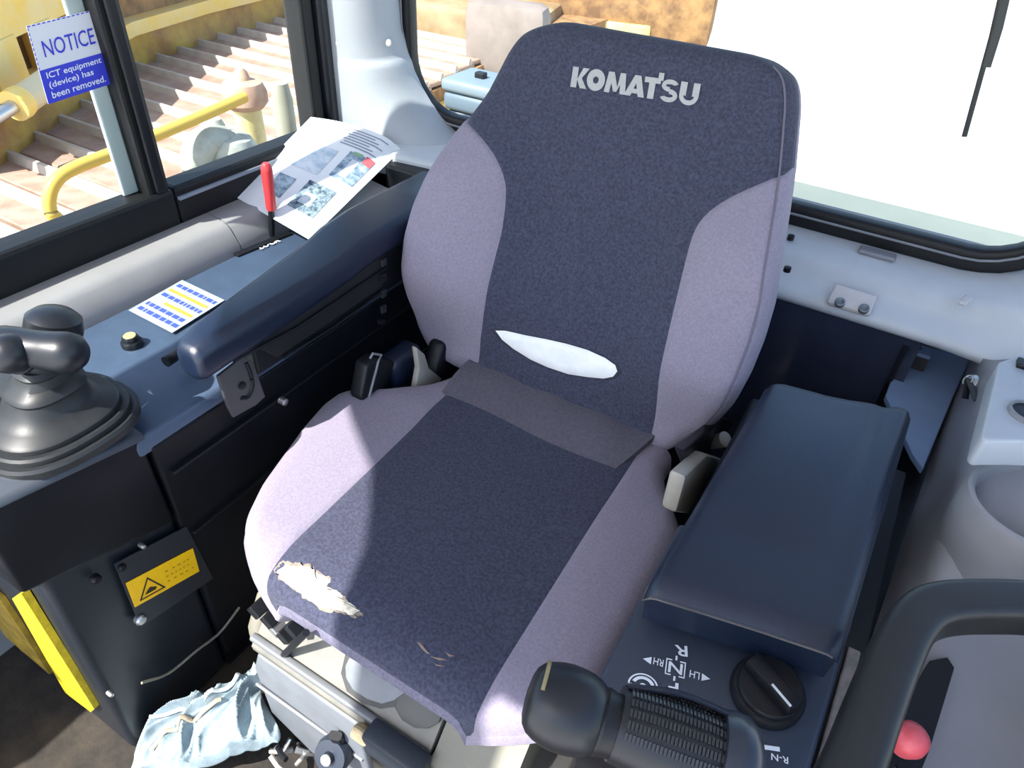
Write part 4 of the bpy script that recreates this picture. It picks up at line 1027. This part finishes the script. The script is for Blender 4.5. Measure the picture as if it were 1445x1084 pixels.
# rows of small ribs on the grip
ribs = []
for row in range(7):
    a = math.radians(50 + 16 * row)
    for i in range(26):
        t = 0.06 + 0.78 * i / 25; r = 0.0268 + 0.003 * math.sin(math.pi * t)
        dr = side * math.cos(a) + gup * math.sin(a)
        c = ga + gax * (LG * t) + dr * r
        tn = gax.cross(dr)
        ribs.append(obox(c, gax, tn, dr, LG * 0.010, 0.0026, 0.0011))
mesh('grip_ribs', join(*ribs), mat('rib_rubber', (0.03, 0.032, 0.036), 0.35), tr, kind='stuff')
# smooth shell over far side and end of the grip
sh_ = []
for i in range(25):
    t = 0.02 + 1.10 * i / 24
    row = []
    for j in range(15):
        a = math.radians(-20 + 75 * j / 14)
        r = 0.0285 + 0.004 * sstep(0.0, 0.5, t) + 0.004 * math.sin(math.pi * min(1, t))
        if t > 0.92: r *= math.sqrt(max(0.02, 1 - ((t - 0.92) / 0.20) ** 2))
        row.append(ga + gax * (LG * t) + (side * -math.cos(a) + gup * math.sin(a)) * r)
    sh_.append(row)
mesh('grip_shell', grid(sh_, thick=tuple(Z * -0.003)), mat('shell_plastic', (0.022, 0.028, 0.042), 0.30), tr, smooth=True)
ec = ga + gax * LG * 0.98
mesh('grip_end', lathe(ec - gax * 0.014, gax, [(0.034, 0.0), (0.036, 0.008), (0.0355, 0.018), (0.030, 0.026), (0.018, 0.031), (0.004, 0.0325)], 32), mat('shell_plastic', (0.022, 0.028, 0.042), 0.30), tr, smooth=True)
# barrel head
ha = tj
hax = (onz(830, 950, 0.80) - onz(775, 1060, 0.80)).normalized()
hx2 = gax
hdv = lathe(ha - gax * 0.030, gax, [(0.004, -0.001), (0.014, 0.0), (0.020, 0.002), (0.0245, 0.006), (0.0275, 0.012), (0.0295, 0.019), (0.0305, 0.027), (0.0302, 0.035), (0.0290, 0.043), (0.0265, 0.050), (0.0225, 0.055), (0.018, 0.058)], 32)
hm = mesh('barrel_head', hdv, RUB, tr, smooth=True)
mesh('head_edge', tube([ha - gax * 0.0215 + (side * -math.cos(a) + gup * math.sin(a)) * 0.0262 for a in [math.radians(x) for x in range(0, 112, 7)]], 0.0016, 8), mat('edge_brass', (0.35, 0.28, 0.14), 0.4, metal=0.3), hm, smooth=True)
mesh('neck_collar', lathe(ha + gax * 0.022, gax, [(0.022, 0.0), (0.024, 0.004), (0.022, 0.012), (0.024, 0.020)], 28), BLACK, tr, smooth=True)
mid = ga + gax * LG * 0.55
mesh('stem', tube([mid - Z * 0.01, mid - Z * 0.07 + Y * 0.012, V((0.40, -0.462, 0.615))], 0.017, 16), BLACK, tr, smooth=True)
mesh('stem_boot', lathe((0.40, -0.460, 0.618), PN, [(0.042, 0), (0.040, 0.008), (0.033, 0.010), (0.032, 0.02), (0.024, 0.024), (0.019, 0.04)], 24), BOOT, tr, smooth=True)

# ================================================================== RIGHT SIDE TRIM
rs = thing('side_console', (0.64, 0.0, 0.05), 'grey moulded side console with gauge pod and cup holder', 'console')
def cp(px, py, z): return onz(px, py, z)
# inner wall of the side console, lofted front to rear
rowsp = [
    [cp(1372, 502, 0.60), cp(1383, 505, 0.68), cp(1402, 508, 0.735), cp(1445, 505, 0.765), cp(1530, 500, 0.78)],
    [cp(1345, 560, 0.58), cp(1365, 570, 0.66), cp(1392, 580, 0.735), cp(1445, 590, 0.765), cp(1530, 600, 0.78)],
    [cp(1322, 620, 0.57), cp(1345, 632, 0.64), cp(1375, 650, 0.715), cp(1440, 655, 0.735), cp(1530, 670, 0.76)],
    [cp(1303, 680, 0.56), cp(1325, 700, 0.62), cp(1352, 720, 0.68), cp(1430, 735, 0.70), cp(1530, 745, 0.72)],
    [cp(1280, 745, 0.56), cp(1300, 760, 0.61), cp(1330, 785, 0.65), cp(1420, 810, 0.66), cp(1540, 830, 0.68)],
    [cp(1258, 815, 0.56), cp(1282, 830, 0.60), cp(1325, 850, 0.62), cp(1420, 870, 0.62), cp(1550, 890, 0.64)],
    [cp(1225, 915, 0.56), cp(1260, 925, 0.585), cp(1325, 940, 0.60), cp(1420, 950, 0.60), cp(1560, 980, 0.61)],
    [cp(1190, 1030, 0.56), cp(1230, 1035, 0.58), cp(1310, 1040, 0.59), cp(1420, 1050, 0.59), cp(1570, 1070, 0.60)],
    [cp(1160, 1120, 0.56), cp(1205, 1125, 0.58), cp(1290, 1130, 0.59), cp(1420, 1140, 0.59), cp(1580, 1160, 0.60)]]
rr2 = [smooth_path(r, 5) for r in rowsp]
cols = [smooth_path([rr2[i][j] for i in range(len(rr2))], 4) for j in range(len(rr2[0]))]
gr2 = [[cols[j][i] for j in range(len(cols))] for i in range(len(cols[0]))]
mesh('side_moulding', grid(gr2), mat('side_grey', (0.25, 0.25, 0.265), 0.45, var=0.05, vscale=8), rs, smooth='all')
mesh('side_base', box(0.535, 0.78, -0.52, 0.34, 0.05, 0.555), SIDEP, rs)
# gauge pod
gp = [onz(a, b, 0.80) for a, b in ((1410, 510), (1440, 500), (1500, 500), (1520, 625), (1445, 622), (1392, 622), (1385, 615))]
pod = mesh('gauge_pod', prism([p - Z * 0.04 for p in gp], (0, 0, 0.04), 0.010, 3), mat('pod_grey', (0.40, 0.43, 0.47), 0.45, var=0.04, vscale=8), rs, smooth=True)
gc = onz(1452, 585, 0.801)
mesh('gauge_bezel', lathe(gc, Z, [(0.022, -0.002), (0.022, 0.004), (0.019, 0.005), (0.018, 0.001)], 32), MIDG, pod, smooth=True)
mesh('gauge_face', lathe(gc, Z, [(0.0185, 0.0), (0.0185, 0.002), (0.01, 0.0025)], 28), BLACK, pod)
sc_ = onz(1443, 515, 0.801)
mesh('pod_switch', box(sc_.x - 0.007, sc_.x + 0.02, sc_.y - 0.010, sc_.y + 0.010, 0.797, 0.806, 0.002), BLACK, pod)
# cup holder
ch = onz(1462, 712, 0.735)
tub = lathe(ch, Z, [(0.064, -0.14), (0.070, -0.06), (0.071, -0.012), (0.068, -0.002), (0.064, 0.0), (0.060, -0.004), (0.058, -0.05), (0.054, -0.11), (0.0, -0.112)], 48)
mesh('cup_holder', (tub[0], tub[1][:-2]), mat('side_grey', (0.25, 0.25, 0.265), 0.45), rs, smooth=True, label='round grey cup holder')
mesh('cup_liner', lathe(ch, Z, [(0.056, -0.105), (0.057, -0.10), (0.02, -0.099)], 32), BLACK, rs)
# blue-grey metal plate and bracket behind the lid
bl2 = thing('metal_plate', (0.53, 0.30, 0.55), 'blue-grey flat metal bracket plate behind the padded lid', 'plate')
mesh('plate', prism([onz(a, b, 0.60) for a, b in ((1278, 482), (1372, 503), (1345, 560), (1303, 662), (1288, 640), (1250, 558))], (0, 0, -0.012), 0.002), BLUEM, bl2)
cc = onz(1294, 494, 0.628)
clp = mesh('clip', bevelled(obox(cc, X, Y, Z, 0.022, 0.016, 0.004), 0.002), BLUEM, bl2)
mesh('clip_hole', lathe(cc + Z * 0.0035, Z, [(0.0055, 0.0), (0.0055, 0.0012), (0.002, 0.0013)], 14), BLACK, clp)
mesh('clip_wall', box(cc.x - 0.022, cc.x + 0.022, cc.y - 0.016, cc.y - 0.011, 0.598, 0.626), SUSD, bl2)
# ignition key with ring
kc = onp(1372, 540, V((0.575, 0.24, 0.70)), V((-0.9, -0.2, 0.4)))
key = thing('ignition_key', kc, 'small key hanging in the ignition lock of the side console', 'key')
kn = V((-0.85, -0.30, 0.42)).normalized()
mesh('lock_barrel', lathe(kc, kn, [(0.012, -0.02), (0.012, 0.002), (0.009, 0.004), (0.004, 0.0045)], 18), METAL, key, smooth=True)
k1 = onp(1362, 562, kc + kn * 0.008, kn); k2 = onp(1378, 566, kc + kn * 0.008, kn); k0 = kc + kn * 0.008
mesh('key_blade', sweep([k0, k1], rrect(0.0045, 0.0014, 0.001, 2)), BLACK, key)
mesh('key_tag', sweep([k0 + Y * 0.002, k2], rrect(0.004, 0.0016, 0.001, 2)), SUSD, key)
mesh('key_ring', tube([k0 + (V((0, 0.8, 0.5)) * math.cos(a) + V((0.6, -0.2, 0.5)) * math.sin(a)) * 0.008 for a in [2 * math.pi * i / 16 for i in range(16)]], 0.0012, 6, closed=True), METAL, key)

# ---- grab loop near the camera with the red knob lever under it
hz = 0.755
hpts = [(1150, 1180), (1200, 1084), (1232, 1000), (1260, 930), (1280, 892), (1304, 868), (1340, 858), (1395, 856), (1450, 858), (1520, 866)]
hp = [onz(a, b, hz) for a, b in hpts]
hp = [hp[0] - Z * 0.0] + hp[1:]
hp += [hp[-1] + V((0.03, -0.01, -0.04)), hp[-1] + V((0.05, -0.015, -0.12))]
gl = thing('grab_handle', V((0.70, -0.2, 0.62)), 'thick black loop handle in front of the cup holder', 'handle')
hpath = smooth_path(hp, 6)
mesh('handle_bar', sweep(hpath, rrect(0.0205, 0.021, 0.010, 4)), mat('handle_rubber', (0.014, 0.014, 0.014), 0.42, var=0.2, vscale=15), gl, smooth=True)
fa = hp[0]
mesh('handle_leg', tube([fa, fa + V((-0.005, -0.01, -0.08)), fa + V((0.01, 0.0, -0.17))], 0.014, 12), BLACK, gl, smooth=True)
rk = onz(1282, 1045, 0.655)
rl = thing('red_knob_lever', rk - Z * 0.06, 'short lever with a red knob standing inside the black loop handle', 'lever')
mesh('knob', lathe(rk, V((0.1, -0.1, 1)), [(0.006, -0.016), (0.013, -0.012), (0.0165, 0.0), (0.015, 0.010), (0.009, 0.016), (0.003, 0.018)], 20), REDK, rl, smooth=True, label='glossy red knob')
mesh('shaft', tube([rk - Z * 0.07, rk - Z * 0.012], 0.005, 10), BLACK, rl)
mesh('slot_plate', prism([onz(a, b, 0.604) for a, b in ((1270, 1000), (1310, 935), (1335, 930), (1345, 945), (1310, 1060), (1290, 1110), (1262, 1090))], (0, 0, 0.004), 0.001), BLACK, rl)

# ================================================================== REAR WIPER
wp = thing('rear_wiper', ony(1360, 190, YR + 0.05), 'black wiper arm hanging outside the rear window', 'wiper')
mesh('wiper_arm', sweep([ony(1425, -60, YR + 0.05), ony(1400, 50, YR + 0.05), ony(1361, 192, YR + 0.05)], rrect(0.0055, 0.004, 0.002, 2)), BLACK, wp)
mesh('wiper_blade', sweep([ony(1432, -60, YR + 0.042), ony(1409, 40, YR + 0.042), ony(1392, 95, YR + 0.042)], rrect(0.0022, 0.006, 0.001, 2)), RUB, wp)

# ================================================================== OUTSIDE
# fuel tank of this machine, behind the cab
ft = thing('fuel_tank', (0.3, 1.1, -1.20), 'cream painted tank deck behind the rear window', 'tank')
mesh('tank_body', box(-0.55, 1.20, 0.66, 1.585, -0.75, 0.45, 0.03, 3), CREAM, ft, smooth=True)
mesh('tank_mount', box(-0.45, 1.10, 0.70, 1.50, -1.20, -0.75), SIDEP, ft)
tb = thing('tool_case', ony(665, 150, 1.5), 'blue-grey case with a lid clasp seen through the rear window beside the seat', 'case')
c = ony(672, 128, 1.5)
mesh('case_body', box(c.x - 0.10, c.x + 0.15, 1.42, 1.62, 0.45 if c.z > 0.5 else c.z - 0.07, c.z, 0.02, 3), mat('case_blue', (0.10, 0.14, 0.18), 0.5), tb, smooth=True)
mesh('case_lid', box(c.x - 0.105, c.x + 0.155, 1.415, 1.625, c.z, c.z + 0.045, 0.015, 3), mat('case_lid', (0.16, 0.21, 0.25), 0.5), tb, smooth=True)
mesh('case_stand', box(c.x - 0.08, c.x + 0.13, 1.44, 1.60, -1.20, (0.45 if c.z > 0.5 else c.z - 0.07)), SIDEP, tb)
mesh('case_clasp', box(c.x - 0.01, c.x + 0.03, 1.50, 1.53, c.z + 0.04, c.z + 0.065, 0.004), BLACK, tb)

# machine parked alongside: crawler track and yellow body
mc = thing('yellow_machine', (-3.6, 2.0, -1.20), 'yellow rust-stained crawler machine with a rusty track, parked beyond the side window', 'machine')
tk_ = mc
PITCH = 0.215
def shoe_vf():
    a = box(-1.05, 1.05, -0.100, 0.100, -0.03, 0.0, 0.006, 1)
    return a
def gro_vf():
    return hexa([(-1.05, -0.028, -0.005), (1.05, -0.028, -0.005), (1.05, 0.016, -0.005), (-1.05, 0.016, -0.005), (-1.05, -0.014, 0.038), (1.05, -0.014, 0.038), (1.05, 0.006, 0.038), (-1.05, 0.006, 0.038)])
sm = gm = None
Z_T = -0.02
for i in range(26):
    y = -0.35 + PITCH * i
    xx = -2.95 - 0.035 * i
    o = mesh('track_shoe', ([v + V((0, 0, 0)) for v in shoe_vf()[0]], shoe_vf()[1]), SHOE, None, org=(0, 0, 0)) if sm is None else None
    if o is None:
        o = bpy.data.objects.new('track_shoe', sm); COL.objects.link(o)
    else: sm = o.data
    o.parent = tk_; o.location = V((xx, y, Z_T)) - ORG[tk_.name]
    g = mesh('grouser', gro_vf(), SHOEW, None, org=(0, 0, 0)) if gm is None else None
    if g is None:
        g = bpy.data.objects.new('grouser', gm); COL.objects.link(g)
    else: gm = g.data
    g.parent = o; g.location = (0, 0.05, 0)
mesh('track_frame', hexa([(-3.9, -0.4, -1.2), (-1.95, -0.4, -1.2), (-2.75, 5.2, -1.2), (-4.8, 5.2, -1.2), (-3.9, -0.4, -0.06), (-1.95, -0.4, -0.06), (-2.75, 5.2, -0.06), (-4.8, 5.2, -0.06)]), RUSTD, tk_)

# yellow machine body above that track
base = [V((-3.10, 0.60, 0)), V((-3.17, 0.70, 0)), V((-3.76, 1.58, 0)), V((-4.10, 2.12, 0)), V((-4.30, 2.85, 0)), V((-4.45, 3.8, 0)), V((-4.6, 5.4, 0))]
def wallstrip(name, z0, z1, off, m, i0=0, i1=6, depth=0.35):
    pts = base[i0:i1 + 1]
    outp = [V((p.x - off, p.y + off * 0.3, z0)) for p in pts]; inp = [V((p.x - off - depth, p.y + 0.1, z0)) for p in pts]
    return mesh(name, prism(outp + inp[::-1], (0, 0, z1 - z0)), m, mc)
wallstrip('lower_frame', -0.05, 0.16, 0.0, mat('stained_yellow', (0.50, 0.32, 0.06), 0.7, col2=(0.30, 0.15, 0.05), vscale=4), depth=0.5)
wallstrip('frame_beam', 0.16, 0.24, -0.03, YPAINT, depth=0.6)
wallstrip('recess_panel', 0.24, 0.42, 0.10, RUSTD, depth=0.4)
wallstrip('frame_beam', 0.42, 0.62, -0.02, YPAINT, depth=0.6)
wallstrip('recess_panel', 0.62, 0.72, 0.20, RUST, depth=0.4)
wallstrip('rear_mount', -1.2, -0.05, 0.45, RUSTD, depth=0.6)
for i, (a, b) in enumerate(((0.18, 0.42), (0.55, 0.75))):
    p = base[1].lerp(base[2], a); q2 = base[1].lerp(base[2], b)
    mesh('gusset', prism([V((p.x + 0.03, p.y, 0.22)), V((q2.x + 0.03, q2.y, 0.22)), V((q2.x + 0.03, q2.y, 0.44)), V((p.x + 0.03, p.y, 0.44))], (-0.16, 0.0, 0), 0.01), YPAINT, mc)
# hydraulic cylinder in front of the body
h0, h1, h2 = onx(-40, 185, -3.0), onx(22, 148, -3.05), onx(75, 112, -3.15)
cyl = thing('hydraulic_cylinder', h1, 'cream hydraulic cylinder with a shiny rod on the yellow machine', 'cylinder')
mesh('barrel', tube([h1, h2 + (h2 - h1) * 0.6], 0.060, 18), mat('cyl_cream', (0.66, 0.55, 0.34), 0.5), cyl, smooth=True)
mesh('rod', tube([h0, h1], 0.030, 14), METAL, cyl, smooth=True)
mesh('gland', lathe(h1, h2 - h1, [(0.066, -0.015), (0.068, 0.03), (0.064, 0.05)], 18), YPAINT, cyl, smooth=True)

# own machine's side deck: yellow grab rail, filler post, fittings
def deck(z): return z
rail_px = [(345, 137), (338, 140), (270, 170), (170, 212), (110, 235), (82, 252), (70, 275), (72, 300), (90, 322)]
rl_pts = [onx(a, b, -1.60) for a, b in rail_px]
rl_pts += [rl_pts[-1] + V((0.0, 0.02, -0.25))]
hr = thing('hand_rail', V((-1.6, 0.4, 0.0)), 'bent yellow grab rail outside the side window', 'rail')
mesh('rail_tube', tube(smooth_path(rl_pts, 6), 0.018, 12), RAILY, hr, smooth=True)
pc = onx(357, 200, -1.72)
fp = thing('filler_post', V((pc.x, pc.y, 0.0)), 'yellow post with rusty capped top outside the side window', 'post')
ptop = onx(357, 140, -1.72)
mesh('post_tube', lathe((pc.x, pc.y, 0.0), Z, [(0.050, 0.0), (0.050, ptop.z * 0.7), (0.048, ptop.z)], 20), mat('post_cream', (0.70, 0.58, 0.28), 0.6, var=0.2, vscale=10), fp, smooth=True)
mesh('post_cap', lathe((pc.x, pc.y, ptop.z - 0.02), Z, [(0.060, 0.0), (0.078, 0.02), (0.078, 0.055), (0.066, 0.085), (0.03, 0.095), (0.022, 0.12), (0.012, 0.13)], 24), RUST, fp, smooth=True)
pq2 = onx(398, 140, -1.80)
mesh('side_pipe', lathe((pq2.x, pq2.y, 0.0), Z, [(0.040, 0.0), (0.040, pq2.z), (0.030, pq2.z + 0.06)], 16), mat('pipe_grey', (0.30, 0.30, 0.24), 0.7), fp, smooth=True)
f1, f2, f3 = onx(275, 215, -1.62), onx(318, 200, -1.62), onx(300, 178, -1.68)
vf_ = thing('valve_fitting', V((f2.x, f2.y, 0.0)), 'off-white pump fitting next to the capped post', 'fitting')
mesh('fitting_body', lathe((f2.x, f2.y, f2.z - 0.10), V((0.1, 0.1, 1)), [(0.085, -0.05), (0.095, 0.03), (0.092, 0.09), (0.07, 0.12), (0.03, 0.13)], 20), OFFW, vf_, smooth=True)
mesh('fitting_elbow', tube(smooth_path([f1 - Z * 0.10, f1 - Z * 0.02, f1 + V((0, 0.05, 0.02)), f2]), 0.05, 14), OFFW, vf_, smooth=True)
mesh('fitting_cap', lathe(f3, V((0.2, 0.1, 1)), [(0.035, -0.03), (0.04, 0.01), (0.025, 0.03)], 14), OFFW, vf_, smooth=True)
mesh('fitting_foot', box(f2.x - 0.12, f2.x + 0.1, f2.y - 0.2, f2.y + 0.12, 0.0, f2.z - 0.12, 0.01), mat('foot_grey', (0.42, 0.38, 0.30), 0.7), vf_)
mesh('side_deck', box(-1.88, -0.90, -0.6, 1.38, -0.06, 0.0, 0.01), mat('deck_steel', (0.25, 0.17, 0.125), 0.7, col2=(0.36, 0.27, 0.21), vscale=5), None, label='pale rusty steel side deck below the side window', cat='deck')

# things behind the cab, left of the backrest
rt = mc          # the far end of the same machine
def rbx(name, px, py, y, w_, d_, h_, m, bev=0.04):
    c = ony(px, py, y)
    return mesh(name, bevelled(obox(c, V((0.95, 0.25, 0)).normalized(), V((-0.25, 0.95, 0)).normalized(), Z, w_, d_, h_), bev, 2), m, rt, smooth=True)
rbx('rear_hull', 660, 80, 4.6, 0.75, 0.5, 0.45, mat('hull_tan', (0.24, 0.15, 0.07), 0.7, col2=(0.36, 0.28, 0.16), vscale=3))
rbx('hull_plate', 600, 60, 4.2, 0.45, 0.10, 0.28, SHOEW, 0.05)
rbx('hull_shield', 715, 75, 3.9, 0.30, 0.12, 0.34, mat('hull_mauve', (0.22, 0.18, 0.16), 0.7, var=0.15, vscale=4), 0.08)
rbx('hull_step', 600, 130, 3.6, 0.32, 0.15, 0.10, RUST, 0.03)
rbx('hull_beam', 655, 165, 3.2, 0.35, 0.10, 0.10, YPAINT, 0.02)
rbx('hull_top', 760, -10, 5.2, 1.5, 0.3, 0.22, RUSTD, 0.03)
rbx('hull_rail', 720, 22, 4.9, 1.2, 0.06, 0.05, YPAINT, 0.02)
mesh('hull_foot', box(-3.2, -2.2, 4.3, 5.2, -1.20, 0.1), RUSTD, rt)
